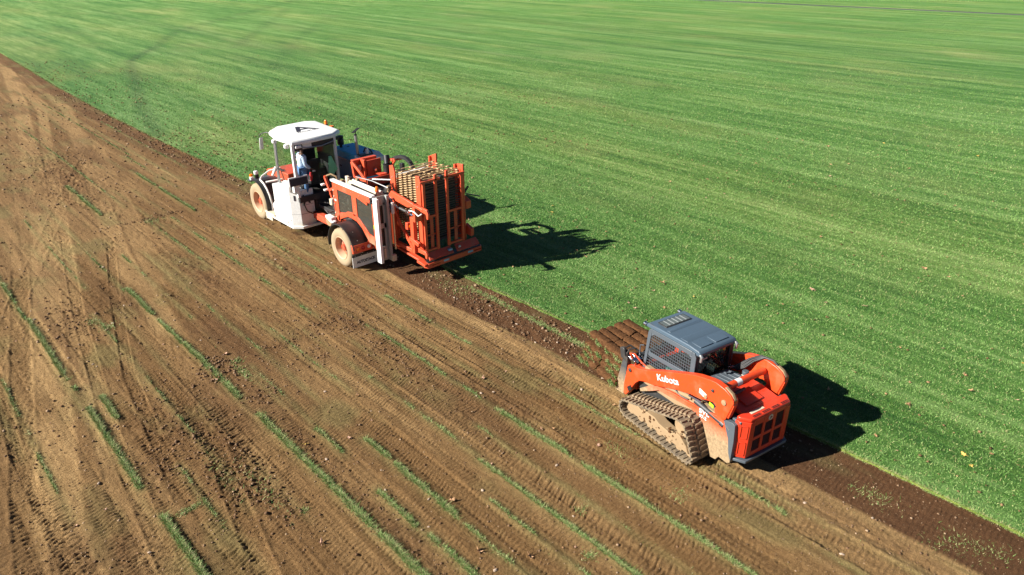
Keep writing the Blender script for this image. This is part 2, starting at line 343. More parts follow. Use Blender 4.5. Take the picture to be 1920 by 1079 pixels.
STRIPS = [  # x, y0, y1, strength (rows of turf the cutter left standing)
 (4.35, 5.6, 9.5, 1.1), (4.36, 9.5, 12.6, 1.1), (4.33, 13.4, 16.8, .95), (4.3, 16.8, 21.2, .8), (1.73, 16.9, 21.0, .75), (1.75, 16.1, 16.5, .9), (1.75, 11.9, 15.4, 1.), (1.67, 21, 25, .6),
 (1.8, 8.4, 10.9, 1.1), (2.1, 14.5, 15.7, .9), (5.63, 28.6, 33.6, 1.), (8.4, 26.6, 34.2, .9), (5.58, 7.3, 10.3, 1.), (5.56, 5.2, 7.3, .5), (5.03, 10.2, 11.3, .6), (4.92, 7.6, 8.8, .8),
 (4.96, 5.6, 7.3, .75), (5.1, 11.3, 14.5, .3), (9.7, 5.8, 10, .5), (9.6, 10, 15.5, .42), (6.92, 8.2, 12.2, .5), (6.85, 4.2, 8.2, .7), (8.22, 3, 9.2, .9), (8.25, 9.2, 14.4, .5), (6.28, 4.5, 7.2, .4),
 (9.88, 3.3, 5.05, .8), (10.4, 33, 46, .35), (9., 30, 37, .3), (7.5, 16, 26.5, .38), (6.72, 21, 27, .45), (4.2, 21, 26, .35), (6.6, 29, 48, .3), (5.6, 14, 20, .2), (3.1, 11, 20, .22), (2.5, 9, 12, .3),
 (9.1, 17, 28, .3), (10.3, 22, 30, .35), (9.2, 37, 55, .3), (3.4, 22, 30, .2), (6.3, 12, 16, .2), (7.55, 5, 9, .16), (.6, 12, 18, .3), (5.0, 18, 24, .2), (8.3, 16, 24, .3)]
CLODS = [  # x, y, rx, ry, n, size   (churned patches)
 (4.45, 14.75, .35, .45, 150, .05), (4.5, 15.2, .3, .2, 60, .05), (4.75, 13.2, .3, .3, 90, .045), (7.7, 15.2, .7, .35, 110, .04), (8.0, 14.5, .4, .4, 80, .04), (7.9, 12.9, .5, .7, 150, .04), (7.8, 11.7, .3, .6, 90, .04),
 (6.9, 27.0, .9, .25, 120, .05), (6.2, 15.0, .6, .3, 90, .04), (6.4, 13.8, .4, .4, 90, .04), (9.6, 13.5, .35, .4, 60, .035), (7.6, 9.7, .35, 1.2, 80, .03), (8.5, 9.0, .3, .8, 50, .03), (2.6, 20.3, .5, 1.2, 130, .05),
 (3.0, 13.3, .4, 1.3, 150, .045), (3.1, 11.0, .4, 1.2, 170, .045), (3.4, 10.1, .3, 1., 120, .04), (2.2, 12.4, .3, .7, 90, .045), (3.5, 12.0, .25, .9, 100, .04), (4.6, 7.6, .25, 2.2, 150, .035), (4.6, 11, .2, 1.6, 110, .035),
 (11.45, 13.8, .7, 2.2, 200, .04), (11.1, 11.2, .5, 2., 150, .04), (10.9, 20.5, .5, 2.2, 120, .05), (11.3, 40, .3, 9, 150, .07), (1.1, 30, 1, 3, 100, .06), (6., 36, 1.5, 8, 160, .06), (11.2, 29, .3, 6, 140, .06), (.5, 10, 1.2, 2, 120, .03),
 (6.3, 20.5, .4, 3, 80, .04), (8.4, 19, .5, 3, 80, .045), (10.4, 2.5, .3, 2, 80, .03)]
def lane(y, pts):  # centreline x(y) of a wheel or track mark
    a = sorted((p[1], p[0]) for p in pts); return np.interp(y, [q[0] for q in a], [q[1] for q in a])
BANDS = [  # centreline points, half width, lug pitch, depth, paleness, chevron
 ([(10.55, -5), (10.6, 8), (10.65, 17), (10.5, 22)], .36, .085, .006, .85, .5), ([(9.85, -5), (9.9, 4), (10.15, 8), (10.35, 12)], .24, .11, .016, .5, .3),
 ([(9.95, -5), (9.9, 2.5), (9.95, 5), (10.2, 8.)], .26, .11, .014, .5, -.3), ([(11.45, 20), (11.0, 24), (10.8, 27)], .1, .2, .0, .1, 0),
 ([(8.9, 15), (9.2, 18.5), (9.5, 26)], .22, .17, .016, .25, .5), ([(.25, 6), (.36, 11.7), (1.47, 17.6), (2.6, 23), (4, 30.5), (8, 55), (10.3, 72), (11, 100)], .34, .3, .003, 1.0, 0), ([(1.0, 6), (1.5, 12), (2.2, 17.6), (3.6, 25), (5.6, 36), (8.6, 52), (10.8, 75)], .22, .3, .003, .85, 0), ([(4.2, 17), (4.9, 24), (7.5, 38), (9.9, 52), (11, 70)], .28, .3, .003, .8, 0), ([(-1, 14), (1.6, 22), (5.2, 32), (9.8, 44)], .2, .14, .016, .1, .4), ([(2.2, 40), (5.5, 30), (7.9, 24.5), (9.6, 21)], .2, .14, .016, .1, .4),
 ([(-.6, 8), (0.1, 13), (1.0, 18), (2.3, 25)], .2, .13, .018, .3, .4), ([(1.3, 8), (1.56, 10.6), (1.82, 13.7), (2.75, 20), (4.2, 28)], .13, .12, .015, .25, .4),
 ([(.26, 8), (.3, 12.4), (.29, 14.7), (0.6, 19)], .11, .12, .024, .1, .5), ([(2.2, 11), (2.85, 16.2), (3.84, 20.7), (5.2, 26)], .12, .12, .018, .15, .4), ([(2.3, 7), (2.94, 10.5), (3.28, 12.3), (3.3, 16)], .16, .12, .02, .15, .5),
 ([(7.4, 3), (7.45, 14), (7.6, 22)], .17, .085, .008, .12, .5), ([(5.9, 3), (6.1, 12), (6.3, 20)], .17, .085, .008, .1, .5), ([(3.8, 5), (3.85, 14), (4., 22)], .2, .085, .009, .3, .5), ([(8.9, 3), (8.8, 12), (8.9, 15)], .2, .11, .012, .2, .5),
 ([(5.0, 20), (6.2, 27), (8.4, 40), (9.3, 60)], .3, .3, .003, .6, 0), ([(2.6, 24), (4.4, 36), (7.6, 55)], .3, .3, .003, .5, 0), ([(4.9, 5), (4.6, 9), (3.9, 14), (3.6, 20)], .16, .11, .01, .1, .5)]
def soil_h(x, y):
    h = .016 * (fbm(x * 1.7, y * 1.7, 1) - .5) * 2 + .012 * (fbm(x * 9, y * 9, 5) - .5) * 2
    row = fbm(x * 7, y * .12, 9, 3) - .5
    h = h + .024 * row
    c = (x - edge(y))
    fresh = np.clip((x - (edge(y) - 1.45 + .25 * (vn(x * 0, y * .4, 3) - .5))) / .12, 0, 1) * (y < 22)
    h = h * (1 - .6 * fresh) - .02 * fresh
    for pts, hw, pitch, dep, pale, chev in BANDS:
        cx = lane(y, pts); ys = [p[1] for p in pts]
        u = (x - cx) / hw; m = np.clip(1.25 - np.abs(u), 0, .25) * 4 * ((y > min(ys)) & (y < max(ys)))
        m = m * np.clip(1.6 * vn(x * .7, y * .5, 21) + .2, 0, 1)
        ph = (y + chev * np.abs(u) * pitch * 1.4 + .02 * vn(x * 9, y * 3, 4)) / pitch
        saw = ph - np.floor(ph)
        h = h * (1 - .5 * m) + m * (dep * (saw - .5) * 1.8 - .012)
        h = h + .02 * np.exp(-((np.abs(u) - 1.25) / .18) ** 2) * (dep > .01) * ((y > min(ys)) & (y < max(ys))) * vn(x * 3, y * 6, 8)
    for sx, y0, y1, st in STRIPS:
        w_ = .055 + .03 * st
        m = np.exp(-((x - sx - .03 * (vn(x * 0 + sx, y * 1.3, 2) - .5)) / w_) ** 2) * np.clip((y - y0) / .15, 0, 1) * np.clip((y1 - y) / .15, 0, 1)
        h = h + .035 * st * m * (.6 + .6 * vn(x * 5, y * 5, 6))
    ok = np.clip((edge(y) - 1.6 - x) / .3, 0, 1) * np.clip((30 - y) / 8, 0, 1)
    # dotted lug lines along the rows and patches of cross ribs pressed in by tracks
    def gouge(ph, w_): f_ = ph - np.floor(ph); return np.clip(1 - np.abs(f_ - .5) / w_, 0, 1)
    lx = (x - .12) / .327; li_ = np.floor(lx); fx = np.abs(lx - li_ - .5) * .327
    dot = gouge(y / .10 + li_ * .37, .33)
    h = h - ok * .032 * np.exp(-(fx / .03) ** 2) * dot * np.clip((vn(li_ * 1.7, y * .25, 61) - .3) * 4, 0, 1)
    rp = np.clip((fbm(x * 1.1, y * .4, 65, 3) - .40) * 5, 0, 1) * ok
    ph = (y + .05 * np.sin(x * 9) + .03 * vn(x * 6, y * 2, 3)) / .088
    h = h - rp * .018 * gouge(ph, .32) * (.3 + 1.2 * vn(x * 5, y * 5, 66))
    # deep tyre lug prints at the left side of the field, in lanes
    for cxl, hw_, off_ in ((.05, .17, 0), (.42, .16, .5), (1.25, .15, .2), (2.35, .17, .7), (2.75, .15, .1), (3.35, .18, .4), (3.75, .12, .8), (5.1, .14, .3), (7.35, .16, .6), (8.75, .15, .2)):
        cc_l = cxl + .012 * (y - 12) * (2 if cxl < 1 else .6) + .05 * np.sin(y * .3 + off_ * 9); u = np.abs(x - cc_l)
        g_ = gouge((y + (.35 if off_ < .45 else -.3) * (x - cc_l)) / .125 + off_, .27)
        h = h - ok * .040 * g_ * np.clip((hw_ - u) / .03, 0, 1) * np.clip((vn(y * .45, cxl + 0 * y, 71) - .33) * 4, 0, 1) * (.35 + .9 * vn(x * 7, y * 8, 72)) * (1 if cxl < 4.5 else .55)
    for cx, cy, rx, ry, n, sz in CLODS:
        m = np.exp(-(((x - cx) / rx) ** 2 + ((y - cy) / ry) ** 2))
        h = h + m * sz * .9 * (fbm(x * 11, y * 11, 31, 3) - .45) * 1.6
    far = np.clip((y - 60) / 60, 0, 1) + np.clip((-2 - x) / 10, 0, 1)
    return h * np.clip(1 - far, 0, 1)
def soil_c(x, y):
    base = np.array([.165, .094, .039]); pale = np.array([.33, .213, .098]); dark = np.array([.098, .048, .022]); green = np.array([.16, .16, .065])
    t = fbm(x * .9, y * .22, 11, 4); t2 = fbm(x * 3.1, y * .15, 14, 3)
    a = np.clip((t - .38) * 2.2, 0, 1) * .5 + np.clip((t2 - .48) * 4, 0, 1) * .32
    a = a + .20 * np.clip((6.5 - x) / 8, 0, 1) - .05
    b = np.clip(1 - np.abs(x - 10.9) / .7, 0, 1) * (y > 21) * .2
    for pts, hw, pitch, dep, pl, chev in BANDS:
        cx = lane(y, pts); ys = [p[1] for p in pts]
        m = np.clip(1.5 - np.abs((x - cx) / hw), 0, .5) * 2 * np.clip((y - min(ys)) / 1., 0, 1) * np.clip((max(ys) - y) / 1., 0, 1) * np.clip(.35 + 1.3 * vn(x * 2.1, y * .6, 41), 0, 1)
        a = np.where(m * pl > a, np.maximum(a, m * pl), a)
    fw = np.where(y < 22, 1.5, 1.1)
    fresh = np.clip((x - (edge(y) - fw + .3 * (fbm(x * 0, y * .5, 3, 3) - .5))) / .1, 0, 1)
    fresh = fresh * np.where((y > 22), .62, 1) * np.where(y > 75, .6, 1)
    fresh2 = np.clip((vn(x * .8, y * .28, 51) - .66) * 5, 0, 1) * .5 * (x > 2) + 0
    for cx, cy, rx, ry, n, sz in CLODS:
        fresh2 = np.maximum(fresh2, .5 * np.exp(-(((x - cx) / rx) ** 2 + ((y - cy) / ry) ** 2) * 1.3) * (.5 + vn(x * 4, y * 4, 12)))
    fr = np.clip(np.maximum(fresh, fresh2), 0, 1)[..., None]
    a = a * (.75 + .5 * fbm(x * 4, y * 2.2, 15, 3))
    col = base + (pale - base) * np.clip(a, 0, 1)[..., None]
    dk = dark * (.85 + .3 * fbm(x * 2.5, y * .8, 61)[..., None])
    col = col + (dk - col) * fr
    g = np.zeros_like(x)
    for sx, y0, y1, st in STRIPS:
        g = np.maximum(g, .55 * np.exp(-((x - sx) / (.09 + .05 * st)) ** 2) * np.clip((y - y0 + .3) / .3, 0, 1) * np.clip((y1 - y + .3) / .3, 0, 1) * (.3 + .9 * fbm(x * 7, y * 3, 71, 3)))
    ln = np.exp(-((((x - .35) / .655) % 1 - .0) / .16) ** 2) + np.exp(-((((x - .35) / .655) % 1 - 1.) / .16) ** 2)
    g = np.maximum(g, .5 * ln * np.clip((fbm(x * 1.3, y * .35, 81, 3) - .45) * 4, 0, 1) * (1 - fr[..., 0]))
    g = np.maximum(g, .4 * np.clip((fbm(x * 1.1, y * .5, 84, 4) - .6) * 6, 0, 1))
    col = col + (green - col) * np.clip(g, 0, 1)[..., None]
    return col
def spaced(segs):
    out = []
    for a, b, s in segs: out.append(np.arange(a, b, s))
    out.append([segs[-1][1]]); return np.concatenate(out)
gx = spaced([(-400, -40, 60), (-40, -6, 3), (-6, -1.2, .3), (-1.2, 12.5, .027)]); gx = np.append(gx, [12.9, 13.5])
gy = spaced([(-300, -20, 40), (-20, -1, 1.5), (-1, 4, .035), (4, 13.5, .022), (13.5, 24, .04), (24, 40, .1), (40, 90, .35), (90, 1000, 60)])
X, Y = np.meshgrid(gx, gy); Z = soil_h(X, Y); 
Z = np.where(X > edge(Y) + .12, -.03, Z)
nx, ny = len(gx), len(gy); idx = np.arange(nx * ny).reshape(ny, nx)
fc = np.stack([idx[:-1, :-1], idx[:-1, 1:], idx[1:, 1:], idx[1:, :-1]], -1).reshape(-1)
tag(np_mesh('soil_ground', np.stack([X, Y, Z], -1).reshape(-1, 3), fc, 4, M['soil'], soil_c(X, Y).reshape(-1, 3), smooth=True), kind='structure')

# lawn: a turf layer 3 cm thick with a cut edge
LZ = .035
ly = spaced([(-300, -20, 40), (-20, 0, 1), (0, 30, .12), (30, 90, .6), (90, 200, 3), (200, 1000, 80)])
ux = np.concatenate([[0, .02, .06], np.arange(.3, 12, .4), np.arange(12, 60, 1.), np.arange(60, 200, 4), [260, 400, 900]])
U, Yl = np.meshgrid(ux, ly); jag = .05 * (fbm(Yl * 3, Yl * 0, 33, 3) - .5) * np.clip(1 - U / 2, 0, 1)
Xl = edge(Yl) + U + jag; Zl = np.where(U < .01, -.03, np.where(U < .03, LZ * .7, LZ)) + np.where(U > .03, .008 * (fbm(Xl * 4, Yl * 4, 35) - .5), 0)
def seg_d(x, y, p, q):
    p = np.array(p); q = np.array(q); d = q - p; t = np.clip(((x - p[0]) * d[0] + (y - p[1]) * d[1]) / (d @ d), 0, 1)
    return np.hypot(x - p[0] - t * d[0], y - p[1] - t * d[1])
cl = np.ones(Xl.shape + (3,))
for pl, wd, st in (([(11.6, 40), (13.8, 50), (19.8, 71.6), (24.8, 80.3), (32.3, 95.1), (74, 143)], .45, .34), ([(30.9, 74.5), (60, 120)], .5, .24), ([(27, 58), (40, 78), (60, 104)], .6, .14)):
    for p, q in zip(pl[:-1], pl[1:]): cl *= 1 - st * np.exp(-(seg_d(Xl, Yl, p, q) / wd) ** 2)[..., None]
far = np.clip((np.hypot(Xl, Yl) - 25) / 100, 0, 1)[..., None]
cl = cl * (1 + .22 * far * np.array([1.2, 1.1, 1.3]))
for sx_, y0_, y1_, wd_, st_ in STREAKS:
    cl *= 1 + st_ * (np.exp(-((Xl - sx_ - .02 * (Yl - y0_)) / wd_) ** 2) * np.clip((Yl - y0_) / 6, 0, 1) * np.clip((y1_ - Yl) / 6, 0, 1))[..., None]
pw = np.clip((fbm(Xl * .22, Yl * .07, 111, 4) - .47) * 6, 0, 1) * np.clip((Yl - 24) / 12, 0, 1) * np.exp(-U / 14) + .55 * np.clip((fbm(Xl * .35, Yl * .03, 117, 4) - .52) * 6, 0, 1)
cl *= 1 + np.clip(pw, 0, 1)[..., None] * np.array([.62, .16, .30])
cl *= 1 - .10 * np.exp(-U / 5)[..., None] * np.array([1.6, .8, 1.])
cl = np.where((U < .05)[..., None], cl * np.array([1.3, .85, .6]), cl)
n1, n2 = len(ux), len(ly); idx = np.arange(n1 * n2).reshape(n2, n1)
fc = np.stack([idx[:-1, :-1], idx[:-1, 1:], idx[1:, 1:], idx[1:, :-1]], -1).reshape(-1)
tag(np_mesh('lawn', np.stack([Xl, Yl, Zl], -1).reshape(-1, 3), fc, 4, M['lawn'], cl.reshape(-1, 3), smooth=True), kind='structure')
# far farm track along the lawn
mb = MB(); tp = [(148, -120), (138.5, 30), (133.4, 87), (124, 190), (112, 330)]
for (x0, y0), (x1, y1) in zip(tp[:-1], tp[1:]): mb.hexa([(x0 - .9, y0, LZ), (x0 + .9, y0, LZ), (x1 + .9, y1, LZ), (x1 - .9, y1, LZ), (x0 - .8, y0, LZ + .05), (x0 + .8, y0, LZ + .05), (x1 + .8, y1, LZ + .05), (x1 - .8, y1, LZ + .05)])
tag(mb.build('farm_track', M['track_gravel']), kind='structure')

# ---------------------------------------------------------------- grass blades
def blades(name, x, y, z, hgt, wid, mat, dry=.06, lean=.6, nb=1):
    n = len(x); th = rng.random(n) * 6.283; ln = rng.normal(0, lean, (n, 2)); hgt = hgt * (.5 + rng.random(n)); wid = wid * (.6 + .8 * rng.random(n))
    dx, dy = np.cos(th) * wid / 2, np.sin(th) * wid / 2
    v = np.empty((n, 3, 3)); v[:, 0] = np.stack([x - dx, y - dy, z - .005], -1); v[:, 1] = np.stack([x + dx, y + dy, z - .005], -1)
    v[:, 2] = np.stack([x + ln[:, 0] * hgt, y + ln[:, 1] * hgt, z + hgt * .8], -1)
    rn = np.repeat(rng.random(n), 3); dr = np.repeat((rng.random(n) < dry) * (.5 + .5 * rng.random(n)), 3)
    return np_mesh(name, v.reshape(-1, 3), np.arange(n * 3), 3, mat, fattrs={'rnd': rn, 'dry': dr})
def visible(x, y, m=1.5):
    p = np.stack([x, y, -9. + 0 * x], -1); zc = p @ np.array(cf); xc = p @ np.array(cr); yc = p @ np.array(cu)
    return (zc > 0) & (np.abs(xc) < .747 * zc + m) & (yc < .42 * zc + m) & (yc > -.42 * zc - m)
N = 3000000; d = 9 * np.exp(rng.random(N) * math.log(72 / 9)); a = rng.random(N) * math.pi - .6
bx, by = d * np.cos(a), d * np.sin(a)
k = (bx > edge(by) + .015) & visible(bx, by) & (rng.random(N) < np.clip((72 - d) / 50, 0, 1)); bx, by, dd = bx[k], by[k], d[k]
k = rng.permutation(len(bx))[:400000]; bx, by, dd = bx[k], by[k], dd[k]
clump = vn(bx * 5, by * 5, 77)
hh = .024 + .011 * clump
bo = blades('lawn_grass', bx, by, LZ + 0 * bx, hh * (1 + dd / 60), .0125 * (dd / 13) ** .8, M['blade'], .09, .8)
tag(bo, 'short mown green grass of the lawn', 'grass', kind='stuff')
# fringe along the cut edge and the standing strips in the soil
xs, ys, hs = [], [], []
for sx, y0, y1, st in STRIPS:
    n = int((y1 - y0) * 2300 * st * (1 if y0 < 20 else .45)); yy = y0 + rng.random(n) * (y1 - y0)
    wob = .03 * (vn(sx + 0 * yy, yy * 1.3, 2) - .5); xx = sx + wob + rng.normal(0, .010 + .011 * st, n) * (.55 + .9 * vn(yy * 2.3, yy * 0 + sx, 93))
    dens = fbm(xx * 2, yy * 1.6, 90, 3); k = rng.random(n) < np.clip((dens - .60 + .38 * st) * 5, 0, 1)
    xs.append(xx[k]); ys.append(yy[k]); hs.append(np.full(k.sum(), .03 + .025 * st))
for cx, cy, rx, ry, n in [(11.5, 2.4, .22, .35, 260), (11.43, .9, .3, .4, 240), (11.62, .45, .2, .3, 120), (11.05, 1.2, .15, .3, 50), (12.2, 15.4, .16, .5, 1500), (11.75, 13.2, .12, 1., 1500), (11.7, 11.2, .1, 1.3, 1900), (11.66, 9.8, .1, .5, 900), (11.4, 14.5, .3, 1, 500),
                          (2.95, 19.6, .15, .3, 300), (3.2, 19, .2, .2, 250), (6.9, 26.7, .3, .3, 200), (3.4, 10.4, .15, .8, 500), (2.2, 10.75, .22, .06, 500), (3.05, 11.2, .2, .8, 300), (8.9, 4.9, .2, .2, 150), (6.62, 5.1, .1, .1, 250), (4.95, 15.0, .12, .12, 300), (4.85, 14.4, .1, .4, 500), (7.3, 5.9, .1, .1, 150), (9.1, 6.5, .2, .3, 200), (3.7, 9.3, .07, .07, 160)]:
    xs.append(rng.normal(cx, rx * .6, n)); ys.append(rng.normal(cy, ry * .6, n)); hs.append(np.full(n, .045))
n = 26000; yy = np.concatenate([rng.random(n // 2) * 24, 22 + rng.random(n // 2) ** 1.5 * 60]); xs.append(edge(yy) + rng.normal(.0, .018, n) + .05 * (fbm(yy * 3, yy * 0, 33, 3) - .5)); ys.append(yy); hs.append(np.full(n, .045))
# thin scattered stubble on the soil
n = 30000; yy = 2 + 45 * rng.random(n) ** 1.4; xx = -1 + 12.2 * rng.random(n); lnp = np.abs(((xx - .35) / .655 + .5) % 1 - .5)
k = (rng.random(n) < np.exp(-(lnp / .13) ** 2) * np.clip((fbm(xx * 1.3, yy * .35, 81, 3) - .42) * 4, 0, 1)); xs.append(xx[k]); ys.append(yy[k]); hs.append(np.full(k.sum(), .022))
xs, ys, hs = map(np.concatenate, (xs, ys, hs)); k = xs < edge(ys) + .06; xs, ys, hs = xs[k], ys[k], hs[k]
zz = np.where(xs > edge(ys) - .01, LZ, soil_h(xs, ys))
so = blades('turf_strip_grass', xs, ys, zz, hs * .85, .009 * (np.clip(np.hypot(xs, ys), 12, 60) / 12) ** .8, M['blade'], .5, .9)
tag(so, 'thin strips and tufts of grass left standing in the bare soil', 'grass', kind='stuff')

# ---------------------------------------------------------------- clods and crumbs
t = (1 + 5 ** .5) / 2
IV = np.array([(-1, t, 0), (1, t, 0), (-1, -t, 0), (1, -t, 0), (0, -1, t), (0, 1, t), (0, -1, -t), (0, 1, -t), (t, 0, -1), (t, 0, 1), (-t, 0, -1), (-t, 0, 1)]) / 1.9
IF = np.array([(0, 11, 5), (0, 5, 1), (0, 1, 7), (0, 7, 10), (0, 10, 11), (1, 5, 9), (5, 11, 4), (11, 10, 2), (10, 7, 6), (7, 1, 8), (3, 9, 4), (3, 4, 2), (3, 2, 6), (3, 6, 8), (3, 8, 9), (4, 9, 5), (2, 4, 11), (6, 2, 10), (8, 6, 7), (9, 8, 1)])
cx_, cy_, cs_, cc_ = [], [], [], []
for cx, cy, rx, ry, n, sz in CLODS:
    n = int(n * 1.5); rx = rx * 1.5; ry = ry * 1.3
    cx_.append(rng.normal(cx, rx * .55, n)); cy_.append(rng.normal(cy, ry * .55, n)); cs_.append(sz * (.16 + .7 * rng.random(n) ** 2.5)); cc_.append(rng.random(n) * .6)
for n, x0, x1, y0, y1, s in ((15000, -1, 12.2, 1, 17, .0105), (2500, -1, 12.2, 2, 16, .02), (2200, 0, 12, 14, 34, .026), (1200, 3, 11.4, 30, 60, .045), (900, 10.8, 12.3, 0, 16, .018), (500, 10.4, 11.4, 22, 60, .05), (260, 10.9, 12., 9, 16, .035)):
    cx_.append(rng.uniform(x0, x1, n)); cy_.append(rng.uniform(y0, y1, n)); cs_.append(s * (.4 + 1.2 * rng.random(n) ** 3)); cc_.append(rng.random(n) * .9)
cx_, cy_, cs_, cc_ = map(np.concatenate, (cx_, cy_, cs_, cc_)); k = cx_ < edge(cy_) - .02; cx_, cy_, cs_, cc_ = cx_[k], cy_[k], cs_[k], cc_[k]
n = len(cx_); V = IV[None] * (cs_[:, None, None] * rng.uniform(.55, 1.3, (n, 12, 3))) * np.array([1, 1, .65])
V += np.stack([cx_, cy_, soil_h(cx_, cy_) + cs_ * .3], -1)[:, None]
F = (IF[None] + 12 * np.arange(n)[:, None, None]).reshape(-1)
colr = np.array([.12, .066, .034]) + (np.array([.38, .27, .17]) - np.array([.12, .066, .034])) * (cc_ ** 2)[:, None]
tag(np_mesh('soil_clods', V.reshape(-1, 3), F, 3, M['clod'], np.repeat(colr, 12, 0)), 'brown soil clods and pale crumbs scattered over the bare field', 'soil clods', kind='stuff')
# dark worm casts / crumbs on the lawn near the cut edge
n = 5400; yy = np.concatenate([rng.random(2200) * 55 + 22, rng.random(1000) * 40, 45 * rng.random(2200) ** 1.2]); off = np.concatenate([rng.exponential(3.5, 3200), rng.random(2200) * 24]); xx = edge(yy) + .1 + off
k = (rng.random(n) < np.clip(fbm(xx * .6, yy * .3, 95) * 2 - .5, 0.05, 1)); xx, yy = xx[k], yy[k]; n = len(xx)
sz = .022 * (.5 + rng.random(n) ** 2 * 1.4) * np.where(yy > 22, 1.5, 1)
V = IV[None] * (sz[:, None, None] * rng.uniform(.5, 1.5, (n, 12, 3))) * np.array([1, 1, .6]) + np.stack([xx, yy, LZ + .02 + 0 * xx], -1)[:, None]
F = (IF[None] + 12 * np.arange(n)[:, None, None]).reshape(-1); q = rng.random(n)[:, None] ** 2
tag(np_mesh('soil_crumbs', V.reshape(-1, 3), F, 3, M['clod'], np.repeat(np.array([.09, .06, .025]) * (1 - q) + np.array([.3, .2, .1]) * q, 12, 0)), 'dark crumbs of soil and leaf litter scattered on the lawn near its cut edge', 'litter', kind='stuff')

# ================================================================ compact track loader
CTL = empty('compact_track_loader', (9.671, 5.206, 0), R(-11), label='orange compact track loader with grey cab and muddy rubber tracks, carrying the stack of sod', cat='track loader')
def hull_circles(cs, n=14):
    """outer belt path (y,z) round a set of (y,z,r) wheels: convex hull"""
    pts = [(y + r * math.cos(2 * math.pi * k / 48), z + r * math.sin(2 * math.pi * k / 48)) for y, z, r in cs for k in range(48)]
    pts = sorted(set(pts))
    def half(ps):
        h = []
        for p in ps:
            while len(h) >= 2 and (h[-1][0] - h[-2][0]) * (p[1] - h[-2][1]) - (h[-1][1] - h[-2][1]) * (p[0] - h[-2][0]) <= 0: h.pop()
            h.append(p)
        return h
    lo = half(pts); up = half(pts[::-1]); return lo[:-1] + up[:-1]
def resample(poly, n):
    P = [Vector((p[0], p[1], 0)) for p in poly]; L = [0]
    for i in range(len(P)): L.append(L[-1] + (P[(i + 1) % len(P)] - P[i]).length)
    out = []
    for k in range(n):
        s = L[-1] * k / n; i = max(j for j in range(len(P)) if L[j] <= s); a, b = P[i], P[(i + 1) % len(P)]
        q = a.lerp(b, (s - L[i]) / max(1e-9, L[i + 1] - L[i])); tg = (b - a).normalized(); out.append((q.x, q.y, tg.x, tg.y))
    return out
WH = [(1.86, .235, .20), (.40, .625, .245), (.13, .215, .18)]
def rubber_track(x0, x1, side):
    outer = hull_circles([(y, z, r) for y, z, r in WH]); inner = hull_circles([(y, z, r - .028) for y, z, r in WH])
    n = 150; A = resample(outer, n); B = []
    for y, z, ty, tz in A: B.append((y - tz * .028, z + ty * .028))
    m = MB(); vs = []
    for (y, z, ty, tz), (yi, zi) in zip(A, B): vs += [(x0, y, z), (x1, y, z), (x1, yi, zi), (x0, yi, zi)]
    fs = []
    for i in range(n):
        j = (i + 1) % n
        for k in range(4): fs.append((4 * i + k, 4 * i + (k + 1) % 4, 4 * j + (k + 1) % 4, 4 * j + k))
    m.add(vs, fs)
    tr = m.build('rubber_track', M['rubber'], CTL, smooth=True)
    # tread lugs: C-shaped blocks on the outside, staggered left and right
    lg = MB(); w_ = (x1 - x0)
    lg.hexa([(0, -.034, -.01), (w_ * .44, -.016, -.01), (w_ * .44, .014, -.01), (0, .020, -.01), (0, -.028, .03), (w_ * .43, -.012, .03), (w_ * .43, .010, .03), (0, .014, .03)])
    lg.hexa([(w_ * .30, -.016, -.01), (w_ * .46, -.016, -.01), (w_ * .46, .05, -.01), (w_ * .36, .05, -.01), (w_ * .31, -.012, .028), (w_ * .45, -.012, .028), (w_ * .45, .045, .028), (w_ * .37, .045, .028)])
    lo = lg.build('tread_lug', M['rubber2'], tr); me = lo.data
    rb = MB().box(.02, w_ - .02, -.012, .012, -.012, .012); ro = rb.build('inner_rib', M['rubber'], tr); rme = ro.data
    nl = 46; S = resample(outer, nl * 2); first = [True, True]
    for i, (y, z, ty, tz) in enumerate(S):
        # local frame: X across, Y along tangent, Z outward
        ny, nz = tz, -ty
        if i % 2 == 0: mt = Matrix(((1, 0, 0, x0), (0, ty, ny, y), (0, tz, nz, z), (0, 0, 0, 1)))
        else: mt = Matrix(((-1, 0, 0, x1), (0, ty, ny, y), (0, tz, nz, z), (0, 0, 0, 1)))
        if first[0]: o = lo; first[0] = False
        else:
            o = bpy.data.objects.new('tread_lug', me); C.objects.link(o); o.parent = tr
        o.matrix_local = mt
        if i % 2 == 0:
            if first[1]: o2 = ro; first[1] = False
            else:
                o2 = bpy.data.objects.new('inner_rib', rme); C.objects.link(o2); o2.parent = tr
            o2.matrix_local = Matrix(((1, 0, 0, x0), (0, ty, ny, y - ny * .036), (0, tz, nz, z - nz * .036), (0, 0, 0, 1)))
    # undercarriage frame between the runs of the track
    xo, xi = (x0 + .15, x1 - .09)
    f = MB(); f.prism([(1.90, .34), (1.66, .42), (1.50, .36), (1.42, .42), (1.12, .43), (.98, .36), (.66, .33), (.52, .44), (.42, .44), (.22, .30), (.14, .16), (1.74, .14), (1.88, .24)], 'x', xo - .04, xi)
    f.prism([(.56, .58), (.66, .72), (.50, .80), (.30, .60), (.34, .42), (.52, .40)], 'x', xo + .02, xi)
    f.build('track_frame', M['tan'], CTL, bevel=.015)
    for y in (.42, .70, .98, 1.26, 1.54):
        r = MB().lathe([(0, .03), (0, .080), (.05, .095), (xi - xo - .06, .095), (xi - xo, .088), (xi - xo, .03)], (xo - .0, y, .122), 'x', 20); r.build('track_roller', M['tan'], CTL, smooth=True)
    for nm, (y, z, r) in zip(('front_idler', 'drive_sprocket', 'rear_idler'), WH):
        q = MB().lathe([(0, .05), (0, r * .45), (.03, r * .5), (.01, r - .08), (.01, r - .04), (xi - xo - .02, r - .04), (xi - xo - .02, .05)], (xo, y, z), 'x', 28); q.build(nm, M['tan'], CTL, smooth=True)
